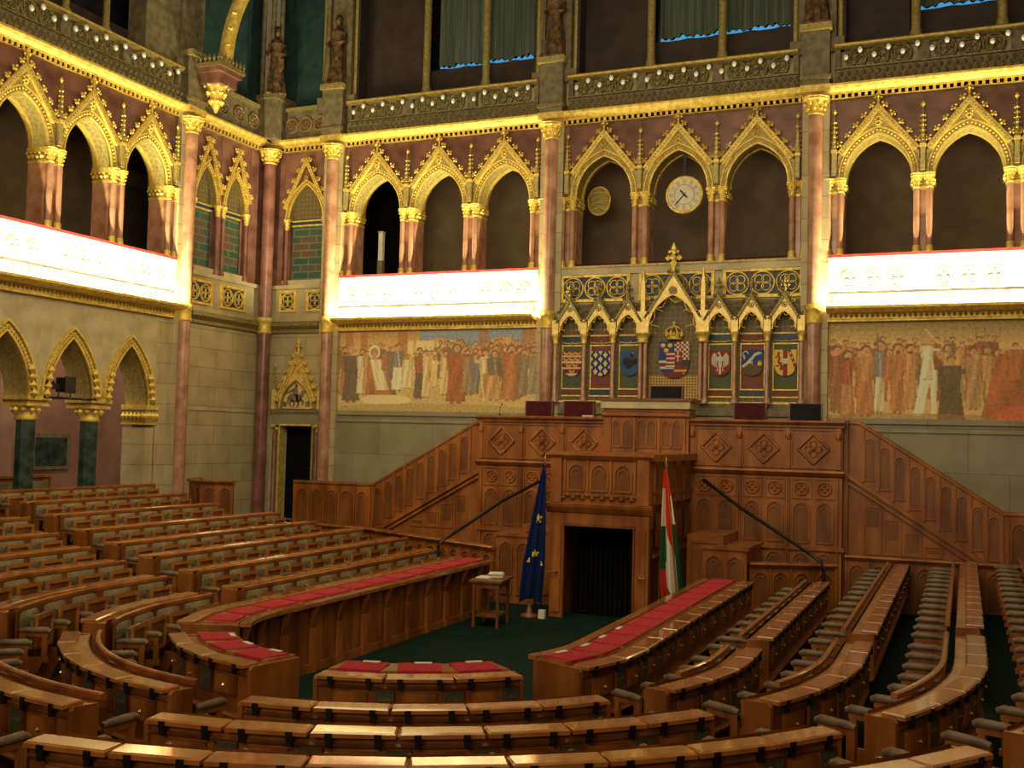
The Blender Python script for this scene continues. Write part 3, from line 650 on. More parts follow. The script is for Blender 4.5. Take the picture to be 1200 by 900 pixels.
# gilded squinch rib with corbel on the left wall pier
e = empty('corbel', (XL + .1, -3.2, 11.6), 0, 'gilded foliage corbel carrying a crested bracket and a curved gold rib', 'corbel')
m = MB(); m.lathe(.5, .1, [(.03, -.15), (.12, .05), (.14, .2), (.2, .42), (.3, .6), (.34, .75)], 'gold', 10)
for k in range(8):
    for j in range(3): a = 2 * PI * (k + .5 * j) / 8; r = .15 + .07 * j; m.octa(.5 + r * cos(a), .1 + r * sin(a), .12 + .2 * j, .08, 'gold')
m.build('foliage', e)
m = MB(); m.box(.0, .95, -.35, .55, .78, .9, 'redm'); m.box(.0, 1.0, -.4, .6, .9, 1.0, 'dullgold'); m.box(.0, .85, -.25, .45, .5, .8, 'redm')
for k in range(7): m.octa(.08 + .14 * k, -.38, 1.1, .05, 'dullgold', .13); m.octa(.98, -.35 + .15 * k, 1.1, .05, 'dullgold', .13)
m.build('bracket', e)
m = MB(); pts = []
for i in range(15):
    t = i / 14; a = t * PI / 2
    pts.append((.75 + 1.7 * (1 - cos(a)), .1 + 2.6 * (1 - cos(a)) * .9, 1.0 + 3.9 * sin(a)))
m.tube(pts, .19, 'gold', 8); 
for i in range(14):
    p = pts[i]; m.octa(p[0] + .1, p[1] - .1, p[2] + .1, .09, 'gold'); m.octa(p[0] - .05, p[1] - .13, p[2], .08, 'dullgold')
m.build('curved_rib', e)

# statues on the piers
statue((-3.2, -.1, 12.96), 0, 'painted statue on the pier between the left and middle high windows', 1)
statue((3.2, -.1, 12.96), 0, 'painted statue on the pier between the middle and right high windows', 2)
statue((-9.6, -.1, 12.96), 0, 'painted statue on the pier left of the high windows, beside the teal corner', 3)
statue((-11.45, -.35, 12.78), .6, 'dark robed statue in the teal upper corner', 4)
# ================================================================ lower arcade of the left wall
def lower_arcade(x0, where, spot=False):
    e = empty('lower_arcade', (XL, x0 + 3.2, 0), LRZ, 'pale lower arcade of gilded pointed arches on green marble columns ' + where, 'arcade', 'lower arcades of the left wall')
    pitch = 1.79; c0 = -.20  # centre of the middle arch
    zs = 3.95
    def am():
        m = MB(); a = .64; arch_fill(m, 0, a, zs, 1.38, -pitch / 2, pitch / 2, 6.15, 0, .7, 'plain', 'olive')
        arch_band(m, 0, a, zs, 1.38, .045, -.05, .04, 'gold'); arch_band(m, 0, a + .045, zs, 1.43, .13, -.03, .02, 'dullgold'); arch_band(m, 0, a + .175, zs, 1.59, .045, -.08, .02, 'gold')
        P = arch_pts(0, a + .11, zs, 1.5, 10)
        for i in range(len(P) - 1):
            for q in (.25, .75):
                x = P[i][0] + (P[i + 1][0] - P[i][0]) * q; z = P[i][1] + (P[i + 1][1] - P[i][1]) * q
                m.box(x - .035, x + .035, -.05, -.02, z - .035, z + .035, 'gold'); m.octa(x, -.05, z, .025, 'gold')
        for s in (-1, 1):
            for k in range(4): m.octa(s * (.72 - .03 * k), -.1, zs + .12 + .17 * k, .1, 'gold', .11)
        return m
    ao = None
    for i in (-1, 0, 1):
        if ao is None: ao = am().build('pointed_arch', e, (c0 + i * pitch, 0, 0))
        else: link_copy(ao, e, (c0 + i * pitch, 0, 0))
    m = MB(); m.box(-3.2, c0 - 1.5 * pitch, 0, .7, 0, 6.15, 'stone'); m.build('stone_jamb', e)
    m = MB(); m.box(c0 + 1.5 * pitch, 3.0, 0, .7, 0, 6.15, 'stone')
    m.box(c0 + 1.5 * pitch - .3, c0 + 1.5 * pitch + .02, .0, .7, 0, zs - .55, 'stone'); m.build('stone_jamb', e)
    m = MB(); xx = c0 + 1.5 * pitch - .15
    m.box(xx - .2, xx + .25, -.06, .72, zs - .12, zs, 'gold'); m.box(xx - .16, xx + .2, -.02, .7, zs - .42, zs - .12, 'olive'); m.box(xx - .2, xx + .22, -.05, .7, zs - .48, zs - .43, 'gold')
    for k in range(6): m.octa(xx - .2, .05 + k * .12, zs - .27, .08, 'gold', .1); m.octa(xx - .2 + k * .08, -.04, zs - .27, .07, 'gold', .1)
    m.build('corbel_capital', e)
    cc = ca = None
    for i in (-1.5, -.5, .5):
        if cc is None:
            m = MB(); m.lathe(0, .3, [(.3, 0), (.3, 1.1), (.24, 1.2), (.21, 1.28), (.205, 3.55)], 'greenm', 8, False, True, PI / 8); cc = m.build('column_shaft', e, (c0 + i * pitch, 0, 0))
            m = MB(); m.lathe(0, .3, [(.22, 3.5), (.25, 3.54), (.22, 3.58), (.24, 3.7), (.32, 3.82)], 'gold', 12)
            for k in range(10):
                a = 2 * PI * k / 10; m.octa(.28 * cos(a), .3 + .28 * sin(a), 3.72, .07, 'gold', .09)
            m.box(-.30, .30, -.04, .72, 3.8, 3.86, 'gold'); m.box(-.27, .27, -.0, .7, 3.86, zs, 'olive'); m.box(-.32, .32, -.07, .73, zs - .02, zs + .06, 'gold')
            ca = m.build('capital', e, (c0 + i * pitch, 0, 0))
        else: link_copy(cc, e, (c0 + i * pitch, 0, 0)); link_copy(ca, e, (c0 + i * pitch, 0, 0))
lower_arcade(-9.89, 'next to the pink column'); 
m = MB(); m.box(-16.3, -9.95, 0, .5, 0, 6.15, 'stone'); struct(m, 'wall_left', LEFT, LRZ)
# spotlight on its bar, notice board and back bench in the passage
e = empty('spotlight', (XL + .05, -7.1, 4.3), 0, 'black stage spotlight on a horizontal bar inside the lower arch', 'spotlight')
m = MB(); m.tube([(0, -.6, -.3), (0, .95, -.3)], .03, 'iron'); m.build('bar', e)
m = MB(); m.box(-.12, .14, -.13, .13, -.17, .15, 'iron'); m.box(.14, .17, -.15, .15, -.19, .17, 'iron'); m.build('housing', e)
m = MB(); m.tube([(0, -.16, 0), (0, -.17, -.28)], .015, 'iron'); m.tube([(0, .16, 0), (0, .17, -.28)], .015, 'iron'); m.build('yoke', e)
m = MB(); m.box(-.06, .06, -.5, -.22, -.12, .0, 'iron'); m.box(-.03, .03, -.55, -.3, -.02, .06, 'iron'); m.build('barn_door', e)
e = empty('notice_board', (-14.62, -4.72, 2.35), 0, 'dark framed board hanging on the rose wall behind the lower arches', 'board')
m = MB(); m.box(-.05, .0, -.6, .6, -.05, .85, 'darkstone'); m.build('frame', e); m = MB(); m.box(0, .01, -.5, .5, .05, .75, 'greenm'); m.build('board_face', e)

# ================================================================ frescos
def blob(A, cx, cy, rx, ry, c, al=1.0, rect=False):
    H, Wd, _ = A.shape; y, x = np.mgrid[0:H, 0:Wd]; x = (x + .5) / Wd; y = (y + .5) / H
    d = ((x - cx) / rx) ** 2 + ((y - cy) / ry) ** 2
    k = (np.maximum(abs(x - cx) / rx, abs(y - cy) / ry) < 1) if rect else d < 1
    A[k] = A[k] * (1 - al) + np.array(c) * al
def trap(A, x0, x1, xa, xb, y0, y1, c, al=1.0, folds=0.0, rs=None):
    H, Wd, _ = A.shape; y, x = np.mgrid[0:H, 0:Wd]; x = (x + .5) / Wd; y = (y + .5) / H
    t = np.clip((y - y0) / (y1 - y0), 0, 1); l = x0 + (xa - x0) * t; r = x1 + (xb - x1) * t
    k = (y >= y0) & (y < y1) & (x >= l) & (x < r)
    u = (x - l) / np.maximum(r - l, 1e-6); ph = (x0 * 97.3) % 6.28; sh = 1.12 + folds * .8 * np.sin(u * 8 + y * (6 + ph) + ph) + folds * .4 * np.sin(u * 19 - y * 14 + 2 * ph) - .45 * (u - .4) - .15 * (np.abs(u - .5) > .42)
    A[k] = (A * (1 - al) + np.array(c) * al * sh[..., None])[k]
SKIN = srgb(178, 122, 84)
def person(A, x, top, bot, w, robe, under=None, hair=None, arm=0, folds=.3, skirt=1.0, legs=0):
    h = bot - top; hr = h * .065; hair = srgb(70, 45, 30) if hair is None else hair
    under = robe if under is None else under
    if legs:
        for s in (-1, 1): trap(A, x + s * w * .16 - w * .15, x + s * w * .16 + w * .15, x + s * w * (.16 + .12 * legs) - w * .1, x + s * w * (.16 + .12 * legs) + w * .1, top + h * .48, bot - h * .02, under * (.95 + .1 * s), .95, folds)
        trap(A, x - w * .34, x + w * .34, x - w * .42, x + w * .42, top + h * .42, top + h * .6, robe, .95, folds)
    else: trap(A, x - w * .32, x + w * .32, x - w * .5 * skirt, x + w * .5 * skirt, top + h * .42, bot - h * .03, under, .95, folds)
    trap(A, x - w * .34, x + w * .34, x - w * .3, x + w * .3, top + h * .47, top + h * .49, robe * .5, .8)
    trap(A, x - w * .40, x + w * .40, x - w * .32, x + w * .34, top + h * .15, top + h * .5, robe, .95, folds)
    trap(A, x - w * .52, x - w * .34, x - w * .42, x - w * .25, top + h * .17, top + h * .45, robe * .8, .9)
    if arm: trap(A, x + (w * .3 if arm > 0 else -w * .9), x + (w * .9 if arm > 0 else -w * .3), x + (w * .3 if arm > 0 else -w * .8), x + (w * .8 if arm > 0 else -w * .3), top + h * .2, top + h * .28, robe * .9, .9)
    else: trap(A, x + w * .34, x + w * .52, x + w * .25, x + w * .42, top + h * .17, top + h * .45, robe * .75, .9)
    blob(A, x, top + h * .045, hr * .40, hr * .85, hair); blob(A, x + hr * .04, top + h * .078, hr * .30, hr * .85, SKIN * 1.1); blob(A, x + hr * .12, top + h * .08, hr * .14, hr * .6, SKIN * .8)
    if int(x * 1000) % 3 == 0: blob(A, x, top + h * .125, hr * .2, hr * .4, hair)
    trap(A, x - w * .06, x + w * .02, x + w * .12, x + w * .2, top + h * .16, top + h * .5, under * 1.25, .6)
    for s in (-1, 1): trap(A, x + s * w * .18 - w * .1, x + s * w * .18 + w * .1, x + s * w * .18 - w * .12, x + s * w * .18 + w * .12, bot - h * .03, bot, srgb(60, 38, 25), .8)
def crowd(A, x0, x1, n, top, bot, cols, rnd, w=.05):
    for i in range(n):
        x = x0 + (x1 - x0) * (i + .5) / n + rnd.uniform(-.008, .008); c = cols[rnd.randrange(len(cols))] * rnd.uniform(.7, 1.15)
        person(A, x, top + rnd.uniform(-.05, .04), bot + rnd.uniform(-.04, .04), w * rnd.uniform(.8, 1.2), c, c * rnd.uniform(.6, 1.3), srgb(82, 58, 40) * rnd.uniform(.6, 2.4), rnd.choice((0, 0, 1, -1)), .3, 1.0, rnd.choice((0, 1)))
        if rnd.random() < .25: trap(A, x + w * .5, x + w * .56, x + w * .6, x + w * .66, top - .12, bot - .1, srgb(90, 64, 40), .7)
def fresco(which):
    H, Wd = 120, 340; A = np.zeros((H, Wd, 3)); rnd = random.Random(which)
    y = (np.arange(H) + .5)[:, None] / H; x = (np.arange(Wd) + .5)[None, :] / Wd
    if which == 1:
        g = np.clip((y - .0) / .3, 0, 1)[..., None]; A[:] = srgb(150, 112, 68) * (1 - g) + srgb(196, 156, 98) * g + 0 * x[..., None]
        sky = ((x > .42) & (x < .95) & (y < .16 + .06 * np.sin(x * 21)))
        A[sky] = srgb(108, 124, 138); A[((x > .36) & (x < .60) & (y > .13) & (y < .3)) & (np.sin(x * 60) > -.9)] = srgb(208, 178, 118)
        for c, w in ((.05, .02), (.13, .018), (.33, .025), (.735, .022), (.95, .03)): blob(A, c, .2, w, .22, srgb(142, 82, 50), .8, True)
        k = y > .72; A[np.broadcast_to(k, A.shape[:2])] = srgb(176, 146, 92); blob(A, .25, .86, .13, .07, srgb(205, 180, 128), .9); blob(A, .5, .97, .5, .07, srgb(140, 118, 72), .7)
        tones = [srgb(120, 70, 42), srgb(150, 105, 62), srgb(90, 72, 56), srgb(168, 130, 86), srgb(104, 58, 40), srgb(80, 80, 80)]
        crowd(A, .0, .30, 12, .2, .6, tones, rnd, .035); crowd(A, .52, 1.0, 30, .17, .62, tones, rnd, .035); crowd(A, .62, 1.0, 18, .25, .78, tones, rnd, .045)
        crowd(A, .38, .52, 5, .3, .68, [srgb(200, 165, 110), srgb(170, 130, 80)], rnd, .035)
        person(A, .03, .2, .82, .06, srgb(130, 80, 52)); person(A, .065, .2, .9, .095, srgb(38, 42, 52), None, srgb(160, 140, 110))
        person(A, .12, .23, .8, .055, srgb(190, 165, 125)); person(A, .145, .25, .72, .04, srgb(150, 116, 84))
        blob(A, .185, .27, .03, .085, srgb(222, 205, 160)); blob(A, .185, .27, .022, .06, srgb(150, 110, 66))
        trap(A, .155, .215, .14, .31, .37, .8, srgb(138, 78, 50), 1, .4); trap(A, .165, .22, .2, .27, .36, .74, srgb(202, 180, 135), 1, .3); blob(A, .188, .32, .013, .045, SKIN); person(A, .24, .26, .5, .04, srgb(140, 80, 55))
        person(A, .31, .17, .75, .062, srgb(84, 92, 100), srgb(206, 190, 150)); person(A, .36, .3, .72, .05, srgb(196, 172, 122))
        person(A, .42, .22, .85, .055, srgb(128, 62, 44), srgb(46, 44, 50), None, 1); person(A, .455, .25, .83, .04, srgb(186, 158, 112)); person(A, .55, .26, .8, .045, srgb(186, 150, 102))
        person(A, .605, .18, .9, .10, srgb(130, 54, 34), srgb(122, 50, 32), srgb(96, 66, 46)); person(A, .66, .25, .78, .055, srgb(120, 96, 74)); person(A, .70, .3, .78, .05, srgb(84, 86, 92))
        person(A, .745, .25, .82, .06, srgb(186, 160, 112), srgb(150, 112, 70), None, -1); person(A, .79, .26, .86, .075, srgb(70, 66, 66), srgb(164, 118, 70))
        person(A, .87, .2, .86, .095, srgb(134, 74, 46), srgb(140, 82, 50)); person(A, .93, .25, .8, .05, srgb(96, 86, 78)); person(A, .975, .22, .78, .05, srgb(110, 98, 84))
        trap(A, .722, .726, .742, .748, .5, .86, srgb(200, 180, 130))
    else:
        g = np.clip(y / .25, 0, 1)[..., None]; A[:] = srgb(112, 96, 58) * (1 - g) + srgb(186, 148, 96) * g + 0 * x[..., None]
        tones = [srgb(132, 64, 42), srgb(156, 98, 62), srgb(108, 50, 36), srgb(174, 128, 82), srgb(96, 72, 56), srgb(150, 80, 50)]
        crowd(A, .0, .60, 22, .2, .6, tones, rnd, .035); crowd(A, .0, .62, 18, .28, .8, tones, rnd, .04)
        person(A, .035, .25, .95, .05, srgb(110, 62, 44)); person(A, .075, .3, 1.0, .055, srgb(128, 44, 38), srgb(150, 96, 62), None, 1)
        person(A, .14, .25, .98, .07, srgb(158, 104, 62), srgb(150, 86, 52)); person(A, .19, .2, .95, .04, srgb(92, 96, 102), srgb(180, 160, 126)); trap(A, .178, .186, .182, .19, .12, .4, srgb(90, 80, 70))
        person(A, .255, .23, .95, .055, srgb(150, 90, 55)); person(A, .30, .24, .9, .05, srgb(164, 110, 70))
        trap(A, .34, .375, .31, .345, .5, .97, srgb(212, 196, 152), 1, .2); trap(A, .365, .395, .375, .39, .5, .95, srgb(206, 188, 144), 1, .2); person(A, .36, .2, .6, .055, srgb(200, 184, 140), None, srgb(170, 140, 96), 1)
        trap(A, .345, .355, .395, .405, .08, .24, srgb(180, 150, 100)); person(A, .44, .36, 1.02, .095, srgb(40, 42, 46), srgb(30, 34, 38), srgb(80, 70, 60), 1)
        person(A, .515, .28, .9, .055, srgb(150, 112, 74)); trap(A, .6, .74, .54, .78, .34, .98, srgb(140, 68, 42), 1, .35); person(A, .655, .24, .62, .075, srgb(146, 76, 48), None, srgb(80, 52, 40))
        blob(A, .8, .35, .06, .33, srgb(196, 160, 108), .8, True); person(A, .77, .24, .75, .05, srgb(160, 100, 62)); person(A, .85, .3, .95, .09, srgb(52, 54, 60)); crowd(A, .88, 1.0, 5, .2, .85, tones, rnd, .05)
        trap(A, .62, 1., .55, 1., .86, 1., srgb(160, 66, 40), .9, .1); blob(A, .3, .98, .3, .04, srgb(120, 88, 56), .6)
    nz = np.random.RandomState(which).rand(H, Wd, 1) * .28 + .86
    A = A * nz
    A = A * .74 + srgb(196, 158, 104) * .19; A = np.minimum(A * (1.85 if which == 1 else 1.95) * np.array([.90, 1.0, 1.12]), .9)
    # slight blur with the neighbouring cells
    A = (A + np.roll(A, 1, 1) * .5 + np.roll(A, 1, 0) * .5) / 2
    return A
for w, x0, x1, lb in ((1, -9.3, -3.48, 'wide fresco of a haloed enthroned figure and a gathered crowd under a blue sky'), (2, 3.48, 9.32, 'wide reddish fresco of an excited crowd around a man in white breeches')):
    cx = (x0 + x1) / 2; h = (x1 - x0) / 2; m = MB(); paint_grid(m, -h, h, 0, Z_FRT - Z_FRB, 0, fresco(w), 'fresco')
    b = len(m.f); m.box(-h, h, .002, .04, 0, Z_FRT - Z_FRB, 'fresco')
    o = m.build('fresco', None, (cx, -.002, Z_FRB)); apply_colors(o, m, (.3, .22, .12)); tag(o, lb, 'painting')

# ================================================================ throne wall: screen of seven niches
S = empty('niche_screen', (0, 0, Z_FRB), 0, 'gilded seven-gabled gothic niche screen behind the dais', 'screen')
def Zl(z): return z - Z_FRB
NX = [-2.93, -2.195, -1.46, -.72, .72, 1.46, 2.2, 2.95]
m = MB(); m.box(-3.02, 3.03, -.04, 0, 0, Zl(6.7), 'diaper'); m.box(-3.02, 3.03, -.12, 0, .0, .28, 'darkstone'); m.box(-3.02, 3.03, -.14, 0, .28, .33, 'gold'); m.build('back_wall', S)
fills = ['greenp', 'redp', 'greenp', None, 'greenp', 'redp', 'greenp']; bands = ['bluep', 'redp', 'bluep', None, 'bluep', 'redp', 'bluep']; lows = ['redp', 'bluep', 'redp', None, 'redp', 'bluep', 'redp']
for i in range(7):
    x0, x1 = NX[i] + .1, NX[i + 1] - .1; m = MB()
    if fills[i]:
        m.box(x0, x1, -.06, -.04, Zl(4.62), Zl(5.72), fills[i]); m.box(x0, x1, -.06, -.04, Zl(4.45), Zl(4.6), lows[i]); m.box(x0, x1, -.06, -.04, Zl(5.76), Zl(5.9), bands[i])
        for z in (4.6, 5.66, 5.9, 4.43): m.box(x0 - .02, x1 + .02, -.08, -.04, Zl(z), Zl(z + .03), 'gold')
        m.tube([(x0, -.09, Zl(5.75)), ((x0 + x1) / 2, -.09, Zl(5.72)), (x1, -.09, Zl(5.75))], .014, 'gold', 5); m.octa((x0 + x1) / 2, -.1, Zl(5.73), .05, 'gold')
        for s in (x0, x1): m.box(s - .012, s + .012, -.075, -.04, Zl(4.6), Zl(5.7), 'gold')
    else:
        m.box(x0, x1, -.055, -.04, .3, Zl(4.95), 'golddiaper'); m.box(x0, x1, -.05, -.04, Zl(4.95), Zl(6.5), 'diaper')
        for k in range(6): m.octa((x0 + x1) / 2 + (k - 2.5) * .19, -.06, Zl(5.95), .03, 'gold')
    m.build('painted_panel', S)
# small gable arches
def small_arch(a, zs, h, gz0, gz1, tip, cus, crs):
    m = MB(); zs -= Z_FRB; gz0 -= Z_FRB; gz1 -= Z_FRB
    P = arch_pts(0, a, zs, h, 8)
    for i in range(len(P) - 1):
        (xa, za), (xb, zb) = P[i], P[i + 1]; W_ = a + .09
        ga = gz0 + (gz1 - gz0) * (1 - abs(xa) / W_); gb = gz0 + (gz1 - gz0) * (1 - abs(xb) / W_)
        vs = [(xa, -.33, za), (xb, -.33, zb), (xb, -.33, max(gb, zb)), (xa, -.33, max(ga, za))]; m.add(vs, [(0, 1, 2, 3)], 'goldp')
        m.add([(xa, -.33, za), (xb, -.33, zb), (xb, -.05, zb), (xa, -.05, za)], [(3, 2, 1, 0)], 'dullgold', True)
    arch_band(m, 0, a - .02, zs, h - .02, .025, -.36, -.3, 'gold')
    gable(m, 0, a + .1, gz0, gz1, .06, -.28, .09, 'dullgold', None, crs, .055, False)
    zc = gz1 - (gz1 - gz0) * .45; m.tube([(.055 * cos(k * PI / 5), -.35, zc + .055 * sin(k * PI / 5)) for k in range(10)], .012, 'dullgold', 4, True, True); m.octa(0, -.35, zc, .03, 'dullgold')
    Q = arch_pts(0, a, zs, h, 8)       # hanging cusps
    for (xa, za), (xb, zb) in zip(Q[1:-1:3], Q[4::3]):
        cxm, czm = (xa + xb) / 2 * .88, zs + ((za + zb) / 2 - zs) * .9; m.tube([(xa, -.3, za), (xa * .3 + cxm * .7, -.3, za * .3 + czm * .7 - .01), (cxm, -.3, czm - .02), (xb * .3 + cxm * .7, -.3, zb * .3 + czm * .7 - .01), (xb, -.3, zb)], .012, 'gold', 5)
    for xx, zz in ((-a * .55, zs + h * .12), (a * .55, zs + h * .12), (-a * .42, zs + h * .55), (a * .42, zs + h * .55)):
        m.octa(xx, -.3, zz, .022, 'gold'); m.tube([(xx, -.3, zz), (xx * 1.6, -.3, zz + h * .06)], .01, 'gold', 5)
    return m
MT['goldp'] = noise_mat('pale_gilding', (.78, .56, .16), (.95, .74, .28), 9, .42, .35, .25, 50)
sa = None
for i in range(7):
    cxn = (NX[i] + NX[i + 1]) / 2
    if i == 3:
        o = small_arch(.60, 5.98, .86, 6.3, 7.42, 8.07, True, 7).build('gable', S, (0, 0, 0)); kid(o, finial('finial', 'gold', 1.75).build('finial', o, (0, -.32, Zl(7.42))))
        mm = MB(); mm.xz([(.1 * cos(k * PI / 8), Zl(6.93) + .1 * sin(k * PI / 8)) for k in range(16)], -.37, -.34, 'dullgold'); kid(o, mm.build('roundel', o))
    elif sa is None:
        sa = small_arch(.27, 5.98, .42, 6.22, 6.8, 7.25, True, 4).build('gable', S, (cxn, 0, 0)); kid(sa, finial('finial', 'dullgold', 1.1).build('finial', sa, (0, -.32, Zl(6.8))))
    else: copy_tree(sa, S, (cxn, 0, 0))
def nshaft(r, zt=5.85):
    m = MB(); m.lathe(0, -.3, [(r * 1.7, .28), (r * 1.7, .34), (r * 1.2, .42), (r, .46), (r, Zl(zt))], 'pink', 10); return m
def ncap(w, hz):
    m = MB(); m.lathe(0, -.3, [(w * .5, Zl(5.7)), (w * .62, Zl(5.72)), (w * .5, Zl(5.75)), (w * .75, Zl(5.88)), (w * .85, Zl(5.9)), (w * .85, Zl(5.94))], 'gold', 8)
    m.box(-w * .62, w * .62, -.37, -.05, Zl(5.94), Zl(hz), 'goldp'); return m
s0 = nshaft(.052).build('colonnette', S, (NX[0], 0, 0)); c0 = kid(s0, ncap(.13, 6.28).build('capital', s0))
for i in (1, 2, 5, 6, 7): copy_tree(s0, S, (NX[i], 0, 0))
for i in (3, 4):
    for d in (-.055, .065): 
        m = MB(); m.lathe(d, -.3, [(.07, .28), (.07, .34), (.05, .42), (.047, .46), (.047, Zl(5.85))], 'pink', 10); m.build('colonnette', S, (NX[i], 0, 0))
    o = ncap(.24, 6.45).build('capital', S, (NX[i], 0, 0))
    m = MB(); m.box(-.05, .05, -.36, -.24, Zl(6.4), Zl(7.0), 'goldp'); m.xz([(-.05, Zl(7.0)), (.05, Zl(7.0)), (0, Zl(7.45))], -.35, -.25, 'goldp')
    for k in range(5):
        for s in (-1, 1): m.octa(s * (.06 - .007 * k), -.3, Zl(6.55) + .2 * k, .035, 'gold')
    m.build('pinnacle', S, (NX[i], 0, 0))

# ---- coats of arms
GLD, WHT, RED, BLU, BLK, GRN = srgb(205, 160, 45), srgb(200, 190, 165), srgb(130, 22, 24), srgb(22, 50, 110), srgb(18, 14, 16), srgb(44, 62, 30)
def shield_mask(H, W_):
    y, x = np.mgrid[0:H, 0:W_]; x = (x + .5) / W_ * 2 - 1; y = (y + .5) / H
    return (y < .5) | (np.abs(x) < np.sqrt(np.clip(1 - ((y - .5) / .5) ** 2, 0, 1)) ** .85)
def coat(kind):
    H, W_ = 60, 50; A = np.zeros((H, W_, 3)); A[:] = RED
    def lion(cx, cy, s, c):
        blob(A, cx, cy, .11 * s, .035 * s, c); blob(A, cx - .10 * s, cy - .035 * s, .045 * s, .04 * s, c); blob(A, cx + .12 * s, cy - .05 * s, .02 * s, .045 * s, c)
        for d in (-.08, -.02, .05, .09): blob(A, cx + d * s, cy + .045 * s, .015 * s, .03 * s, c, 1, True)
    def lily(cx, cy, s, c):
        blob(A, cx, cy - .02 * s, .022 * s, .07 * s, c); blob(A, cx - .045 * s, cy - .01 * s, .022 * s, .035 * s, c); blob(A, cx + .045 * s, cy - .01 * s, .022 * s, .035 * s, c); blob(A, cx, cy + .02 * s, .06 * s, .012 * s, c); blob(A, cx, cy + .05 * s, .03 * s, .025 * s, c)
    if kind == 0:
        for y in (.20, .44, .68): blob(A, .5, y, .6, .038, WHT, 1, True)
        blob(A, .5, .95, .3, .05, WHT, 1, True)
        for x in (.2, .5, .8): lion(x, .1, 1.05, GLD); lion(x, .345, 1.05, GLD)
        for x in (.33, .67): lion(x, .585, 1.05, GLD)
        lion(.5, .83, 1.05, GLD)
    elif kind == 1:
        A[:] = BLU
        for j, y in enumerate((.02, .16, .33, .50, .67, .83, .96)):
            for x in ((.0, .5, 1.0) if j % 2 == 0 else (.25, .75)): lily(x, y, 1.55, srgb(215, 195, 130))
    elif kind == 2:
        A[:] = srgb(38, 78, 120); D = srgb(12, 14, 20)
        blob(A, .5, .40, .28, .13, D); blob(A, .32, .44, .14, .2, D); blob(A, .62, .2, .1, .1, D); blob(A, .75, .42, .16, .16, D); blob(A, .52, .6, .18, .07, D); blob(A, .4, .68, .14, .03, D); blob(A, .66, .1, .03, .03, GLD); blob(A, .55, .3, .3, .05, srgb(30, 50, 80))
    elif kind == 3:
        A[:] = RED
        blob(A, .22, .25, .28, .25, BLU, 1, True)
        for x, y in ((.13, .1), (.36, .1), (.24, .24)): blob(A, x, y, .085, .06, GLD); blob(A, x, y - .02, .05, .03, srgb(230, 200, 110))
        for j in range(8):
            for i in range(7): blob(A, .5 + i * .075 + .04, .03 + j * .062, .0375, .031, WHT if (i + j) % 2 else RED, 1, True)
        blob(A, .22, .75, .28, .25, BLU, 1, True); 
        for y in (.55, .72): blob(A, .22, y, .28, .03, WHT, 1, True)
        blob(A, .22, .635, .28, .04, RED, 1, True)
        blob(A, .75, .60, .25, .08, srgb(30, 56, 46), 1, True); blob(A, .75, .72, .25, .06, RED, 1, True); blob(A, .75, .88, .25, .12, GLD, 1, True)
        for x in (.6, .72, .84): blob(A, x, .84, .02, .03, BLK)
        blob(A, .5, .5, .26, .22, RED, 1, True)
        for y in (.34, .46, .58, .68): blob(A, .38, y, .14, .028, WHT, 1, True)
        blob(A, .63, .45, .09, .13, srgb(30, 60, 40), 0); blob(A, .62, .42, .025, .13, WHT, 1, True); blob(A, .62, .4, .08, .022, WHT, 1, True); blob(A, .62, .6, .11, .05, GRN)
        blob(A, .5, .95, .3, .12, srgb(110, 34, 30), 1, True)
    elif kind == 4:
        blob(A, .5, .45, .09, .28, WHT); blob(A, .45, .12, .06, .05, WHT); blob(A, .37, .13, .05, .02, GLD)
        for s in (-1, 1):
            for k, (dx, dy, rx, ry) in enumerate(((.16, .34, .1, .1), (.27, .25, .09, .14), (.34, .38, .07, .2), (.26, .48, .06, .16), (.18, .55, .05, .12))): blob(A, .5 + s * dx, dy, rx, ry, WHT * (1 - .06 * k))
            for dx in (.13, .21, .30): blob(A, .5 + s * dx, .42, .008, .2, srgb(90, 70, 60), .6)
            blob(A, .5 + s * .12, .74, .03, .09, WHT); blob(A, .5 + s * .16, .8, .05, .02, GLD)
        blob(A, .5, .82, .07, .13, WHT); blob(A, .5, .45, .05, .06, GLD, .5)
    elif kind == 5:
        A[:] = BLU; blob(A, .5, .82, .5, .24, srgb(88, 70, 24)); blob(A, .5, .66, .32, .1, srgb(88, 70, 24))
        P = [(.1, .62), (.3, .5), (.42, .38), (.52, .3), (.62, .18), (.8, .12)]
        for (a, b), (c, d) in zip(P[:-1], P[1:]):
            for t in np.linspace(0, 1, 8): blob(A, a + (c - a) * t, b + (d - b) * t, .055, .05, WHT)
        for t in np.linspace(0, PI * 1.3, 14): blob(A, .2 + .12 * cos(t + 1.9), .18 + .13 * sin(t + 1.9), .022, .022, WHT)
        blob(A, .42, .44, .05, .1, WHT); blob(A, .88, .13, .07, .03, WHT); blob(A, .14, .28, .02, .1, WHT); blob(A, .5, .5, .03, .08, WHT)
        for k in range(8):
            a = k * PI / 4
            for t in (.02, .05, .08): blob(A, .84 + t * cos(a), .52 + t * 1.0 * sin(a), .026, .024, srgb(225, 180, 50))
    else:
        A[:] = srgb(222, 182, 66); blob(A, .5, .5, .10, .6, RED, 1, True); blob(A, .5, .44, .115, .1, srgb(190, 200, 180), 1, True)
        for t in np.linspace(0, 1, 24):
            x = .66 + .34 * t; y = .0 + .75 * t; blob(A, x, y, .07, .06, RED)
        for t in (.15, .4, .65): blob(A, .68 + .3 * t, .03 + .7 * t, .05, .05, srgb(170, 170, 150))
        R2 = srgb(130, 30, 24)
        for t in np.linspace(0, 1, 14): blob(A, .16 + .18 * t + .05 * sin(t * 9), .22 + .5 * t, .05, .045, R2)
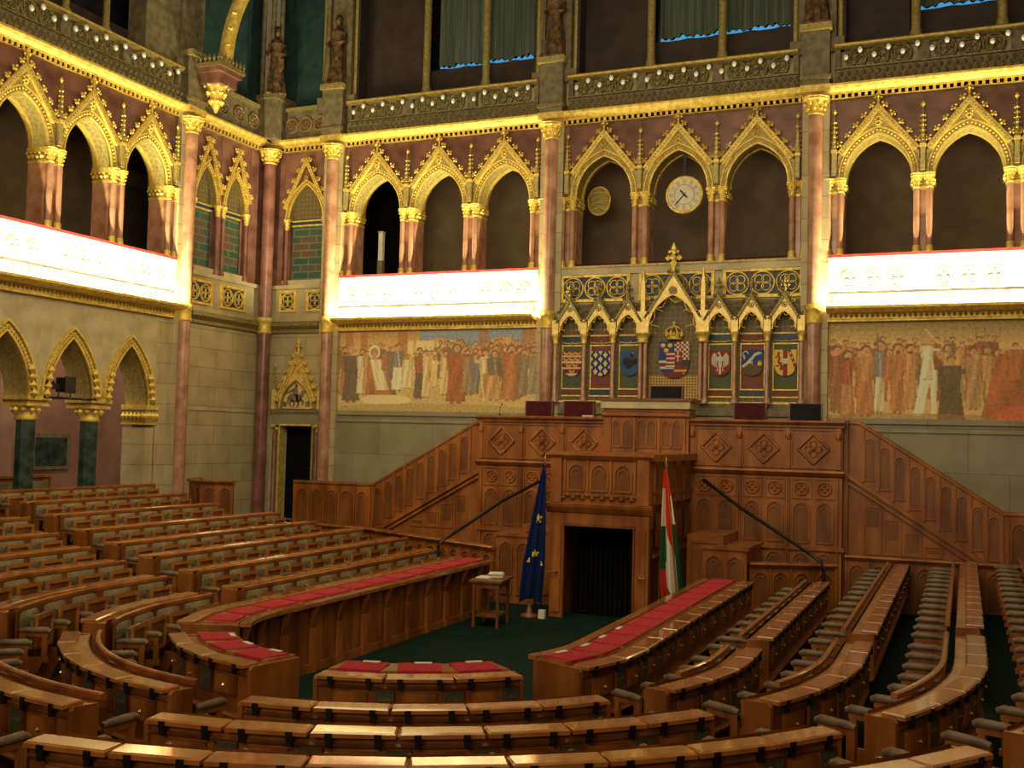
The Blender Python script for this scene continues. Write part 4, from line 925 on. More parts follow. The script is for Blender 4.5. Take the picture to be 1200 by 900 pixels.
        blob(A, .2, .15, .06, .06, R2); blob(A, .1, .3, .05, .04, R2); blob(A, .32, .5, .07, .04, R2); blob(A, .15, .62, .1, .03, R2); blob(A, .3, .72, .05, .08, R2)
    return A
LBL = ['red shield with gold lions on white bars', 'blue shield strewn with pale lilies', 'blue shield with a black raven', 'large crowned quartered shield with red and white checks in the central niche',
       'red shield with a white eagle', 'blue shield with a pale beast and a gold star', 'gold shield with a red pale and a red bend']
for i in range(7):
    cxn = (NX[i] + NX[i + 1]) / 2; big = i == 3; W2 = .37 if big else .25; H2 = .86 if big else .6; zt = 5.74 if big else 5.53
    A = coat(i); m = MB(); mk = shield_mask(60, 50); paint_grid(m, -W2, W2, -H2, 0, -.02, A, 'heraldry', mk)
    pts = [(-W2, 0), (W2, 0)] + [(W2 * (math.sqrt(max(0, 1 - t * t)) ** .85), -H2 * (.5 + .5 * t)) for t in [k / 8 for k in range(0, 9)]] + [(-W2 * (math.sqrt(max(0, 1 - t * t)) ** .85), -H2 * (.5 + .5 * t)) for t in [k / 8 for k in range(7, -1, -1)]]
    e = empty('coat_of_arms', (cxn, -.1, zt), 0, LBL[i], 'coat of arms', None)
    o = m.build('shield_face', e); apply_colors(o, m)
    m = MB(); m.xz(pts, -.018, .02, 'wooddk'); m.build('shield_body', e)
    if big:
        m = MB(); m.lathe(0, -.02, [(.17, .04), (.19, .06), (.17, .1), (.19, .12)], 'gold', 12)
        for k in range(7):
            a = PI + PI * k / 6; m.octa(.19 * cos(a), -.02 + .19 * sin(a) * .4, .17, .045, 'gold', .08)
        for s in (-1, -.35, .35, 1): m.tube([(s * .18, -.08, .12), (s * .2, -.08, .26), (s * .1, -.08, .34), (0, -.08, .36)], .02, 'gold', 6)
        m.ball(0, -.08, .38, .035, 'gold'); m.box(-.012, .012, -.09, -.07, .38, .48, 'gold'); m.box(-.04, .04, -.09, -.07, .43, .455, 'gold'); m.build('crown', e)

# ---- the clock
K = empty('wall_clock', (.15, .02, 9.27), 0, 'round cream and gilt clock hanging in the middle arch, hands near twenty to two', 'clock')
m = MB(); m.xz([(.40 * cos(k * PI / 24), .40 * sin(k * PI / 24)) for k in range(48)], -.03, .05, 'white'); m.build('dial', K)
m = MB(); m.tube([(.425 * cos(k * PI / 24), -.02, .425 * sin(k * PI / 24)) for k in range(48)], .035, 'gold', 8, True, True); m.tube([(.24 * cos(k * PI / 18), -.035, .24 * sin(k * PI / 18)) for k in range(36)], .008, 'olive', 5, True, True); m.build('rim', K)
m = MB(); m.xz([(.385 * cos(k * PI / 18), .385 * sin(k * PI / 18)) for k in range(36)], -.034, -.028, 'white')
for k in range(12):
    a = PI / 2 - k * PI / 6; x, z = .32 * cos(a), .32 * sin(a); t = (cos(a), sin(a)); u = (-sin(a), cos(a))
    q = [(x + t[0] * p + u[0] * w, z + t[1] * p + u[1] * w) for p, w in ((-.05, -.03), (.05, -.03), (.05, -.012), (-.05, -.012))]; m.xz(q, -.04, -.033, 'olive')
    q = [(x + t[0] * p + u[0] * w, z + t[1] * p + u[1] * w) for p, w in ((-.05, .012), (.05, .012), (.05, .03), (-.05, .03))]; m.xz(q, -.04, -.033, 'olive')
m.build('numeral_ring', K)
def hand(name, ang, L, w):
    m = MB(); c, s = cos(ang), sin(ang); P = [(-.06, -w * .6), (L * .8, -w), (L, 0), (L * .8, w), (-.06, w * .6)]
    m.xz([(p * c - q * s, p * s + q * c) for p, q in P], -.06, -.045, 'iron'); return m.build(name, K)
hand('minute_hand', rad(228), .34, .013); hand('hour_hand', rad(130), .16, .02); hand('hour_hand_tail', rad(315), .12, .02)
m = MB(); m.box(-.04, .04, -.02, .04, .42, 1.0, 'iron'); m.build('bracket', K)
m = MB(); m.xz([(.3 * cos(a * PI / 10), .36 * sin(a * PI / 10)) for a in range(20)], -.02, .02, 'olive'); m.tube([(.3 * cos(a * PI / 10), -.02, .36 * sin(a * PI / 10)) for a in range(20)], .03, 'gold', 6, True, True)
for k in range(4): m.tube([(-.22, -.04, -.24 + .14 * k), (0, -.05, -.18 + .14 * k), (.22, -.04, -.24 + .14 * k)], .02, 'gold', 5)
tag(m.build('gilded_ornament', None, (-2.42, 1.3, 9.55)), 'round gilded ornament showing inside the left arch of the clock bay', 'ornament')

# ---- gabled door in the corner
D = empty('gabled_doorway', (-10.56, 0, 1.0), 0, 'gilded gabled doorway with a dark horseman relief in the corner', 'doorway')
dz = 1.0
m = MB()
for s in (-1, 1): m.box(s * .54 - .025, s * .54 + .025, -.12, .1, 0, 3.57 - dz, 'gold' if s < 0 else 'olive'); m.lathe(s * .68, -.12, [(.09, 0), (.09, .1), (.06, .2), (.06, 3.4 - dz)], 'darkpink', 10); m.box(s * .82 - .06, s * .82 + .06, -.06, .0, 0, 4.1 - dz, 'plain')
m.build('door_jamb', D)
m = MB(); m.box(-.76, .76, -.16, 0, 3.57 - dz, 3.98 - dz, 'stone2'); m.box(-.8, .8, -.2, 0, 3.9 - dz, 4.0 - dz, 'darkstone'); m.box(-.5, .5, -.17, 0, 3.55 - dz, 3.6 - dz, 'gold')
for s in (-1, 1):
    for k in range(6): m.octa(s * .68 + .07 * cos(k), -.14 + .05 * sin(k), 3.45 - dz + .02 * k, .05, 'gold')
m.build('lintel', D)
m = MB(); gable(m, 0, .66, 4.25 - dz, 5.55 - dz, .12, -.05, .16, 'gold', None, 6, .085, True)
P = arch_pts(0, .5, 4.02 - dz, .78, 8)
for i in range(len(P) - 1):
    (xa, za), (xb, zb) = P[i], P[i + 1]; ga = 4.25 - dz + 1.3 * (1 - abs(xa) / .66) - .1; gb = 4.25 - dz + 1.3 * (1 - abs(xb) / .66) - .1
    m.add([(xa, -.1, za), (xb, -.1, zb), (xb, -.1, max(gb, zb)), (xa, -.1, max(ga, za))], [(0, 1, 2, 3)], 'goldp')
arch_band(m, 0, .5, 4.02 - dz, .78, .05, -.2, -.02, 'gold'); arch_band(m, 0, .46, 4.02 - dz, .74, .03, -.16, -.02, 'dullgold'); g = m.build('gable', D)
kid(g, finial('finial', 'gold', 1.15).build('finial', g, (0, -.12, 5.55 - dz)))
m = MB(); P = arch_pts(0, .5, 4.02 - dz, .78, 8); m.xz(P, -.115, -.02, 'goldp'); m.build('tympanum', D)
m = MB(); zb = 4.08 - dz   # horseman silhouette in low relief
def sil(pts): m.xz([(x, zb + z) for x, z in pts], -.14, -.115, 'darkstone')
sil([(-.22, .18), (-.24, .30), (-.18, .36), (-.02, .33), (.10, .34), (.15, .28), (.16, .18), (.08, .13), (-.1, .12)])
sil([(.10, .3), (.17, .42), (.2, .46), (.3, .44), (.31, .38), (.25, .36), (.2, .26), (.15, .2)])
for pts in ([(-.2, .2), (-.24, .08), (-.2, .0), (-.17, .0), (-.2, .08), (-.13, .18)], [(-.14, .18), (-.1, .06), (-.13, -.02), (-.09, -.02), (-.05, .08), (-.08, .16)], [(.02, .16), (.04, .05), (.0, -.02), (.04, -.02), (.09, .06), (.1, .17)], [(.1, .18), (.2, .12), (.17, .04), (.2, .04), (.25, .14), (.15, .24)]): sil(pts)
sil([(-.22, .3), (-.3, .26), (-.3, .08), (-.26, .1), (-.24, .24)]); sil([(-.08, .3), (-.12, .42), (-.08, .52), (.0, .52), (.04, .42), (.04, .3)]); sil([(-.06, .52), (-.06, .6), (-.02, .64), (.02, .6), (.02, .52)])
sil([(-.1, .5), (-.34, .38), (-.32, .34), (-.08, .44)]); sil([(-.02, .3), (.02, .12), (.06, .12), (.04, .3)])
sil([(-.42, .0), (-.44, .1), (-.38, .14), (-.32, .08), (-.33, .0)]); sil([(.3, .0), (.3, .12), (.38, .16), (.42, .08), (.4, .0)])
m.build('horseman_relief', D)
pn = None
for s in (-1, 1):
    if pn is None:
        m = MB(); m.box(-.055, .055, -.16, -.04, 4.0 - dz, 4.55 - dz, 'goldp'); m.xz([(-.06, 4.55 - dz), (.06, 4.55 - dz), (0, 5.2 - dz)], -.15, -.05, 'olive'); m.octa(0, -.1, 5.22 - dz, .04, 'gold', .07)
        for k in range(5):
            for t in (-1, 1): m.octa(t * (.07 - .01 * k), -.1, 4.62 - dz + .1 * k, .035, 'gold')
        pn = m.build('pinnacle', D, (-.75, 0, 0))
    else: link_copy(pn, D, (.75, 0, 0))
m = MB(); m.box(-11.1, -10.02, .25, .4, .9, 3.6, 'black'); struct(m, 'door_1')
# ================================================================ DAIS
def frame(m, x0, x1, z0, z1, y, w=.05, d=.03, mat='wood'):
    m.box(x0, x1, y - d, y, z0, z0 + w, mat); m.box(x0, x1, y - d, y, z1 - w, z1, mat); m.box(x0, x0 + w, y - d, y, z0 + w, z1 - w, mat); m.box(x1 - w, x1, y - d, y, z0 + w, z1 - w, mat)
def lancet(m, cx, a, z0, z1, y, mat='wood', back='wooddk', cusp=True):
    h = a * 1.15; zs = z1 - h - .03
    m.box(cx - a, cx + a, y - .006, y, z0, zs, back); P = arch_pts(cx, a, zs, h, 6); m.xz(P, y - .006, y, back)
    arch_band(m, cx, a, zs, h, .028, y - .035, y, mat, z0, 6); arch_band(m, cx, a * .6, zs - .02, h * .62, .015, y - .03, y, mat, None, 5)
    m.box(cx - a - .02, cx + a + .02, y - .035, y, z0 - .02, z0 + .01, mat)
def diamond(m, cx, cz, r, y):
    P = [(cx, cz + r), (cx + r, cz), (cx, cz - r), (cx - r, cz)]
    for k in range(4):
        a, b = P[k], P[(k + 1) % 4]; m.tube([(a[0], y - .02, a[1]), (b[0], y - .02, b[1])], .03, 'wood', 6)
    for k in range(4):
        a = k * PI / 2; m.tube([(cx + r * .33 * cos(a) + r * .22 * cos(b * PI / 4), y - .015, cz + r * .33 * sin(a) + r * .22 * sin(b * PI / 4)) for b in range(8)], .013, 'wood', 4, True, True)
    m.octa(cx, y - .02, cz, r * .2, 'wood')
def panel_run(m, x0, x1, z0, z1, y, pitch=.42, mat='wood'):
    n = max(1, round((x1 - x0) / pitch)); p = (x1 - x0) / n
    for i in range(n):
        cx = x0 + (i + .5) * p; lancet(m, cx, p * .34, z0 + .05, z1 - .04, y)
    for i in range(n + 1): m.box(x0 + i * p - .025, x0 + i * p + .025, y - .045, y, z0, z1, mat)
YD = -2.2
D_ = empty('dais', (0, YD, 0), 0, 'carved oak dais front with diamond panels in the upper tier', 'dais')
m = MB()
m.box(-4.05, 4.05, 0, .25, 0, 3.8, 'wood')
for s in (-1, 1):
    for k in range(3):
        x = s * (1.48 + k * 1.0); frame(m, x - .46, x + .46, 2.9, 3.72, 0, .045, .03); diamond(m, x, 3.3, .31, 0)
        for t in ((-1, 1) if k == 0 else (s,)): m.box(x + t * .5 - .045, x + t * .5 + .045, -.07, 0, 2.89, 3.73, 'wood'); m.lathe(x + t * .5, -.07, [(.05, 3.5), (.065, 3.55), (.05, 3.62)], 'wood', 8)
        for t in (-1, 1):
            xx = x + t * .23; frame(m, xx - .21, xx + .21, 2.28, 2.7, 0, .03, .025); m.tube([(xx + .13 * cos(a * PI / 8), -.02, 2.49 + .13 * sin(a * PI / 8)) for a in range(16)], .018, 'wood', 5, True, True)
            for q in range(4): m.octa(xx + .06 * cos(q * PI / 2), -.01, 2.49 + .06 * sin(q * PI / 2), .04, 'wood')
            lancet(m, xx, .15, 1.4, 2.22, 0); lancet(m, xx, .15, .4, 1.2, 0)
        for t in (-1, 1): m.box(x + t * .48 - .014, x + t * .48 + .014, -.05, 0, .0, 2.71, 'wood')
m.build('front_panelling', D_)
m = MB(); F_ = lambda y0, y1: [(Vector((x, 0, 0)), Vector((0, -1, 0)), Vector((0, 0, 1))) for x in (y0, y1)]
m.sweep(F_(-4.1, 4.1), [(-.3, 3.78), (.06, 3.78), (.14, 3.84), (.14, 3.88), (-.3, 3.89)], 'wood'); m.box(-4.1, 4.1, -.08, -.0, 3.74, 3.78, 'wooddk'); m.build('top_rail', D_)
m = MB(); m.sweep(F_(-4.1, 4.1), [(0, 2.72), (.05, 2.75), (.12, 2.82), (.10, 2.86), (0, 2.88)], 'wood'); m.box(-4.1, 4.1, -.06, 0, 1.24, 1.32, 'wood'); m.build('string_moulding', D_)
m = MB(); m.box(-4.05, 4.05, .25, 2.2, 2.9, 3.0, 'carpet'); m.build('dais_floor', D_)
# president's desk
Q = empty('president_desk', (0, YD - .05, 3.0), 0, 'raised oak desk with arcaded front at the middle of the dais', 'desk')
m = MB(); m.box(-.98, .92, -.12, .5, .0, 1.08, 'wood'); m.sweep([(Vector((x, 0, 0)), Vector((0, -1, 0)), Vector((0, 0, 1))) for x in (-1.0, .95)], [(.12, .88), (.2, .92), (.2, .98), (.12, 1.02)], 'wood'); m.build('desk_body', Q)
m = MB(); m.box(-1.08, 1.02, -.24, .55, 1.24, 1.3, 'wooddk'); m.box(-1.02, .96, -.2, .5, 1.08, 1.24, 'plain'); m.build('desk_top', Q)
m = MB()
for k in range(3):
    for t in (-1, 1): lancet(m, -.55 + k * .55 + t * .115, .085, .25, .84, -.12)
    m.box(-.82 + k * .55 - .03, -.82 + k * .55 + .03, -.17, -.12, 0, .88, 'wood')
m.box(.80, .86, -.17, -.12, 0, .88, 'wood'); m.build('arcaded_front', Q)
# chairs on the dais
def dais_chair(x, y, z, w, h, lea, label):
    e = empty('dais_chair', (x, y, 3.0), 0, label, 'chair')
    m = MB(); v = []
    m.box(-w / 2 + .02, w / 2 - .02, -.04, .03, z - 3.0 - h - .1, z - 3.0 - .015, lea); m.build('backrest_pad', e)
    m = MB(); m.box(-w / 2, -w / 2 + .03, -.05, .05, 0, z - 3.0, 'wooddk'); m.box(w / 2 - .03, w / 2, -.05, .05, 0, z - 3.0, 'wooddk'); m.box(-w / 2, w / 2, -.03, .04, z - 3.0 - .02, z - 3.0, 'wooddk'); m.build('backrest_frame', e)
    m = MB(); m.box(-w / 2 + .02, w / 2 - .02, -.55, -.02, .42, .52, lea); m.build('seat', e)
    m = MB(); m.box(-w / 2, -w / 2 + .05, -.55, -.5, 0, .45, 'wooddk'); g = m.build('leg', e); link_copy(g, e, (w - .05, 0, 0))
    for s in (-1, 1): m = MB(); m.box(s * w / 2 - .03, s * w / 2 + .03, -.5, 0, .68, .73, 'wooddk'); m.build('armrest', e)
dais_chair(-2.92, -1.3, 4.26, .70, .4, 'maroon', 'dark red leather chair on the dais, far left of the row')
dais_chair(-1.93, -1.3, 4.27, .76, .4, 'maroon', 'dark red leather chair on the dais just left of the raised desk')
dais_chair(2.02, -1.3, 4.27, .72, .4, 'maroon', 'dark red leather chair on the dais right of the raised desk')
dais_chair(3.2, -1.3, 4.27, .70, .4, 'blackle', 'near-black leather chair at the right end of the dais')
dais_chair(.2, -1.5, 4.62, .76, .5, 'blackle', 'tall black leather chair behind the raised desk under the crowned shield')
for x, lb, c in ((-1.42, 'pale folded paper on the dais beside the red chair left of the raised desk', 'paper'),):
    m = MB(); m.box(-.13, .13, -.1, .1, 0, .015, 'paper'); m.box(-.12, .13, -.09, .09, .015, .03, 'paper'); tag(m.build('paper_pile', None, (x, YD + .1, 3.89)), lb, 'paper')
# microphones
def mic(x, y, z, label):
    e = empty('microphone', (x, y, z), 0, label, 'microphone'); m = MB(); m.lathe(0, 0, [(.035, 0), (.035, .02), (.01, .03)], 'iron', 8); m.build('foot', e)
    m = MB(); m.tube([(0, 0, .02), (.01, -.01, .16), (.05, -.03, .24)], .006, 'iron', 5); m.tube([(.05, -.03, .24), (.075, -.04, .26)], .016, 'iron', 6); m.build('stem', e)
mic(-3.55, YD - .0, 3.89, 'thin black desk microphone on the dais rail under the left fresco edge'); mic(-1.2, YD - .08, 3.89, 'thin black desk microphone left of the raised desk')
mic(.3, YD - .1, 4.3, 'thin black desk microphone on the raised desk'); mic(2.5, YD - .0, 3.89, 'thin black desk microphone on the dais rail at the right')

# ---- portal under the dais
P_ = empty('portal', (0, -5.53, 0), 0, 'projecting oak portal with arcaded balcony front and a dark doorway', 'portal'); L_ = 3.3
m = MB()
for s in (-1, 1): m.box(s * .97 - (.0 if s < 0 else .27), s * .97 + (.27 if s < 0 else .0), 0, .1, 0, 1.74, 'wood')
m.box(-.97, .97, 0, .3, 1.74, 2.16, 'wood')
for s in (-1, 1): m.box(min(s * .90, s * .80), max(s * .90, s * .80), .1, L_, 0, 2.16, 'wooddk')
for s in (-1, 1): m.box(s * .83 - .08, s * .83 + .08, -.03, 0, .1, 1.72, 'wood'); m.box(s * .69 - .015, s * .69 + .015, -.04, .0, 0, 1.74, 'wooddk')
m.box(-.71, .71, -.04, 0, 1.74, 1.79, 'wooddk'); m.sweep(F_(-1.04, 1.04), [(0, 1.98), (.03, 2.0), (.10, 2.1), (.12, 2.16), (0, 2.18)], 'wood')
m.build('door_frame', P_)
m = MB(); m.box(-.98, .98, 0, L_, 2.18, 3.02, 'wood')
for s in (-1, 1): m.box(s * .86 - .11, s * .86 + .11, -.06, 0, 2.18, 3.02, 'wood')
for k in (-1, 0, 1): lancet(m, k * .46, .15, 2.42, 2.93, 0); m.box(k * .46 - .23 - .015, k * .46 - .23 + .015, -.04, 0, 2.4, 3.0, 'wood')
m.box(.68, .71, -.04, 0, 2.4, 3.0, 'wood')
for k in range(16):
    x = -.72 + k * .096; m.tube([(x + .05 * cos(a * PI / 4), -.03, 2.3 + .05 * sin(a * PI / 4) * (1 if k % 2 else -1)) for a in range(6)], .016, 'wooddk', 5); m.octa(x, -.05, 2.27 + .05 * (k % 2), .03, 'wood')
for k in range(3): frame(m, 0, 0, 0, 0, 0) if 0 else None
m.build('balcony_front', P_)
for s in (-1, 1):
    m = MB()
    for j in range(4):
        y0 = .25 + j * .75
        xa = s * .90; m.box(min(xa, xa + s * .035), max(xa, xa + s * .035), y0, y0 + .04, 0, 2.16, 'wood'); m.box(min(xa, xa + s * .02), max(xa, xa + s * .02), y0 + .2, y0 + .55, 1.4, 2.0, 'wood'); m.box(min(xa, xa + s * .03), max(xa, xa + s * .03), y0, y0 + .75, 1.2, 1.26, 'wood'); xa = s * .98; m.box(min(xa, xa + s * .035), max(xa, xa + s * .035), y0, y0 + .04, 2.2, 3.0, 'wood'); m.box(min(xa, xa + s * .03), max(xa, xa + s * .03), y0, y0 + .75, 2.36, 2.42, 'wood')
        m.box(min(xa, xa + s * .03), max(xa, xa + s * .03), y0, y0 + .75, 1.2, 1.26, 'wood'); m.box(min(xa, xa + s * .02), max(xa, xa + s * .02), y0 + .2, y0 + .55, 2.5, 2.9, 'wooddk'); m.box(min(xa, xa + s * .02), max(xa, xa + s * .02), y0 + .2, y0 + .55, 1.4, 2.0, 'wooddk')
    m.build('side_panelling', P_)
m = MB(); m.sweep(F_(-1.06, 1.08), [(-L_, 3.0), (.04, 3.0), (.12, 3.08), (.12, 3.13), (-L_, 3.14)], 'wood'); m.build('top_rail', P_)
m = MB(); m.box(-.85, .85, 1.1, 1.15, 0, 1.74, 'black')
for k in range(14): m.lathe(-.64 + k * .1, .62, [(.05, .02), (.045, 1.72)], 'black', 8)
m.build('dark_curtain', P_)
e = P_
for s in (-1, 1):
    m = MB(); m.tube([(s * .80, -.03, .86), (s * .80, -.12, .86), (s * .93 , -.14, .85), (s * .97, -.14, .87)], .018, 'brass' if s > 0 else 'wooddk', 6); m.build('handle', P_)
m = MB(); m.box(-.05, .05, -.03, .03, 0, .035, 'redcloth'); m.box(.0, .01, -.01, .01, .03, .1, 'redcloth'); tag(m.build('red_box', None, (.02, -5.45, 3.14)), 'tiny red box lying on top of the portal', 'box')

# ---- stairs parapets either side of the dais
def stair_side(s, label):
    e = empty('stair_parapet', (s * 5.5, -1.9, 0), 0, label, 'stair parapet'); ox = s * 5.5; X = lambda x: s * x - ox
    top = [(4.05, 3.86), (4.35, 3.84), (7.02, 2.13), (9.35, 2.12)] if s > 0 else [(4.05, 3.72), (4.35, 3.66), (7.02, 2.13), (9.35, 2.12)]
    def zt(x):
        for (xa, za), (xb, zb) in zip(top[:-1], top[1:]):
            if xa <= x <= xb: return za + (zb - za) * (x - xa) / (xb - xa)
        return top[-1][1]
    m = MB(); poly = [(X(x), z - .04) for x, z in top] + [(X(9.35), 0), (X(4.05), 0)]
    if s < 0: poly = poly[::-1]
    m.xz(poly[::-1], 0, .12, 'wood')
    # leaning lancets under the handrail
    n = 9; xs = [4.42 + i * (7.0 - 4.42) / n for i in range(n + 1)]
    for i in range(n + 1):
        x = xs[i]; z1 = zt(x) - .04; m.box(X(x) - .03, X(x) + .03, -.04, 0, max(z1 - 1.1, .2), z1, 'wood')
        if i < n:
            xc = (x + xs[i + 1]) / 2; zc = zt(xc); lancet(m, X(xc), .095, zc - 1.0, zc - .14, 0)
    for i in range(5):
        x = 7.1 + i * .44; 
        if x < 9.2: lancet(m, X(x + .22), .14, .9, 1.98, 0); m.box(X(x) - .03, X(x) + .03, -.04, 0, .2, 2.08, 'wood')
    # string (stair) moulding and frames below
    for off, w, mt in ((1.12, .09, 'wood'), (1.28, .045, 'wood')):
        a, b = (4.05, zt(4.35) - off + .15), (7.0, 2.13 - off + .0); 
        m.xz([(X(a[0]), a[1]), (X(b[0]), b[1]), (X(b[0]), b[1] - w), (X(a[0]), a[1] - w)][::(1 if s < 0 else -1)], -.09, 0, mt)
    for i in range(6):
        x = 4.45 + i * .38; z1 = zt(x + .3) - 1.42
        if z1 > 1.35: frame(m, min(X(x), X(x + .34)), max(X(x), X(x + .34)), 1.2, z1, 0, .03, .025); m.box(min(X(x + .06), X(x + .28)), max(X(x + .06), X(x + .28)), -.012, 0, max(1.3, z1 - .4), z1 - .08, 'wooddk')
    m.build('side_panelling', e)
    m = MB(); 
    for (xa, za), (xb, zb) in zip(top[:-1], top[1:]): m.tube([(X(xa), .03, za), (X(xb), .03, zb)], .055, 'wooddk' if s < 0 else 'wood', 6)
    m.build('coping_rail', e)
    m = MB(); m.box(X(4.05) - .09, X(4.05) + .09, -.1, .15, 0, 3.9, 'wood'); m.build('newel_post', e)
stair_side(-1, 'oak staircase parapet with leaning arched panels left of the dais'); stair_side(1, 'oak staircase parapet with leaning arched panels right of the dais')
m = MB(); m.box(-9.35, -4.05, -1.78, 0, 0, .9, 'wooddk'); m.box(4.05, 9.35, -1.78, 0, 0, .9, 'wooddk'); struct(m, 'floor')

# ---- low curved oak screens in front of the stairs
def screen(pts, z1, label, name='curved_screen'):
    c = Vector((sum(p[0] for p in pts) / len(pts), sum(p[1] for p in pts) / len(pts), 0)); e = empty(name, c, 0, label, 'screen')
    P = [Vector((p[0], p[1], 0)) - c for p in pts]; m = MB(); r = MB()
    for a, b in zip(P[:-1], P[1:]):
        t = (b - a).normalized(); n = Vector((t.y, -t.x, 0)); L = (b - a).length
        if n.y > 0: n = -n
        q = MB(); q.box(0, L, 0, .1, 0, z1 - .06, 'wood'); k = max(1, round(L / .42)); p = L / k
        for i in range(k): lancet(q, (i + .5) * p, p * .33, .25, z1 - .16, 0); q.box(i * p - .02, i * p + .02, -.03, 0, 0, z1 - .1, 'wood')
        q.box(0, L, -.04, 0, 0, .12, 'wooddk')
        # map local x->t, y-> -n
        m_v = [a + t * x - n * y + Vector((0, 0, z)) for x, y, z in q.v]
        for mt in q.mats:
            k_ = q.mats.index(mt); m.add(m_v, [f for f, mi in zip(q.f, q.m) if mi == k_], mt)
        r.sweep([(a - t * .02, n, Vector((0, 0, 1))), (b + t * .02, n, Vector((0, 0, 1)))], [(-.14, z1 - .08), (.06, z1 - .08), (.1, z1 - .03), (.08, z1), (-.14, z1)], 'wood')
    m.build('panelling', e); r.build('capping_rail', e)
screen([(-9.3, -2.0), (-6.9, -2.35), (-5.7, -3.0), (-4.68, -3.5), (-3.57, -4.05), (-2.6, -4.5)], 1.14, 'low curved oak screen at the foot of the left staircase')
screen([(2.6, -4.25), (3.3, -3.95), (4.08, -3.6)], 1.14, 'short curved oak screen behind the red-topped right bench')
screen([(4.15, -2.3), (9.2, -2.15)], 1.2, 'long low oak screen with ledge under the right staircase', 'low_screen')
for s in (-1, 1):
    e = empty('pedestal_pier', (s * 2.15, -4.35, 0), 0, 'stepped oak pier beside the portal, %s side' % ('left' if s < 0 else 'right'), 'pier')
    m = MB(); m.box(-.42, .42, -.1, 1.5, 0, 1.36, 'wood'); m.box(-.46, .46, -.14, 1.5, 1.36, 1.42, 'wood')
    for k in range(2): lancet(m, -.2 + k * .4, .13, .2, 1.26, -.1)
    m.build('pier_body', e)
    m = MB(); m.box(-.3 * 1, .3, -.06, 1.6, 1.42, 1.75, 'wood') if 0 else m.box(s * -.42 - .35, s * -.42 + .35, .1, 1.6, 0, 1.6, 'wood'); frame(m, s * -.42 - .3, s * -.42 + .3, .2, 1.5, .1); m.build('inner_step', e)
# handrails
def handrail(pts, label):
    c = pts[-1]; e = empty('handrail', c, 0, label, 'handrail'); m = MB(); P = [(p[0] - c[0], p[1] - c[1], p[2] - c[2]) for p in pts]; m.tube(P[:-1], .036, 'iron', 10); m.build('rail', e)
    m = MB(); m.tube(P[-2:], .032, 'iron', 10); m.lathe(P[-1][0], P[-1][1], [(.06, P[-1][2]), (.06, P[-1][2] + .03)], 'brass', 10); m.build('post', e)
handrail([(1.3, -2.55, 2.6), (2.2, -3.22, 2.1), (3.7, -4.3, 1.38), (3.92, -4.43, 1.25), (3.97, -4.45, 1.1), (3.99, -4.45, 0)], 'black handrail descending to the right of the portal')
handrail([(-2.35, -2.5, 2.45), (-2.9, -3.45, 2.0), (-3.55, -4.65, 1.3), (-3.66, -4.85, 1.2), (-3.68, -4.9, 1.08), (-3.66, -4.9, .75)], 'black handrail descending to the left of the portal')

# ---- flags
def flag(base, top, cf, label, wtop, wbot, H, flip=1, zlow=.4):
    e = empty('flag', base, 0, label, 'flag'); b = Vector(base); t = Vector(top) - b
    m = MB(); m.tube([(0, 0, .05), tuple(t)], .017, 'wood', 8); m.build('pole', e)
    m = MB(); m.lathe(t.x, t.y, [(.02, t.z - .02), (.035, t.z), (.02, t.z + .03), (.035, t.z + .06), (.004, t.z + .17)], 'brass', 8); m.build('finial', e)
    m = MB(); m.lathe(0, 0, [(.17, 0), (.17, .04), (.06, .07), (.04, .2), (.03, .22)], 'wooddk', 12); m.build('base', e)
    m = MB(); NU, NV = 28, 60; vs = []; m.c = {}
    for j in range(NV + 1):
        v = j / NV; z = t.z - .04 - v * (t.z - .04 - zlow); c0 = t.x * z / t.z; c1 = t.y * z / t.z
        w = wtop + (wbot - wtop) * min(1, v * 1.35) ** .8
        for i in range(NU + 1):
            u = i / NU; x = c0 + (u - flip) * w; y = c1 - .02 - (.05 * v + .015) * sin(u * 15 + v * 1.5) - .03 * v * sin(u * 5)
            zz = z - (.10 * (u - .5) ** 2 * 4 * (1 if v > .97 else 0)); vs.append((x, y, zz))
    m.add(vs, [(j * (NU + 1) + i, (j + 1) * (NU + 1) + i, (j + 1) * (NU + 1) + i + 1, j * (NU + 1) + i + 1) for j in range(NV) for i in range(NU)], 'flagcloth', True)
    for j in range(NV):
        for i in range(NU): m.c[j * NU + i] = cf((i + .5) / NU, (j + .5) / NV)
    o = m.build('flag_cloth', e); apply_colors(o, m)
def eu(u, v):
    for cx, cy, r in ((.50, .40, .13), (.52, .66, .10), (.20, .72, .10), (.88, .74, .07)):
        d = math.hypot((u - cx), (v - cy) * 6); a = math.atan2((v - cy) * 6, u - cx)
        if d < r * (1.05 + .5 * cos(5 * a + PI / 2)): return srgb(225, 200, 60)
    return srgb(8, 34, 82)
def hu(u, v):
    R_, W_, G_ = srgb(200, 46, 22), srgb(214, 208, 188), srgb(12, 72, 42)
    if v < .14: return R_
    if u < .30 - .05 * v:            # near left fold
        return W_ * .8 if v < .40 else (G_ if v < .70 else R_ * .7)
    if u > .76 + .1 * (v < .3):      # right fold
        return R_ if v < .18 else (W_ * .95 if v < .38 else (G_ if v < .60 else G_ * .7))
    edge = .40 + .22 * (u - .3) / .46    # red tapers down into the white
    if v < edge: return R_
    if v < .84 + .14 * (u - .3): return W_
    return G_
flag((-1.28, -5.75, 0), (-1.02, -5.75, 2.92), eu, 'deep blue flag with yellow stars hanging limp left of the portal', .05, .42, 2.9, .52, .34)
flag((1.62, -5.72, 0), (1.33, -5.72, 2.92), hu, 'red, white and green flag hanging limp right of the portal', .05, .40, 2.9, .66, .30)
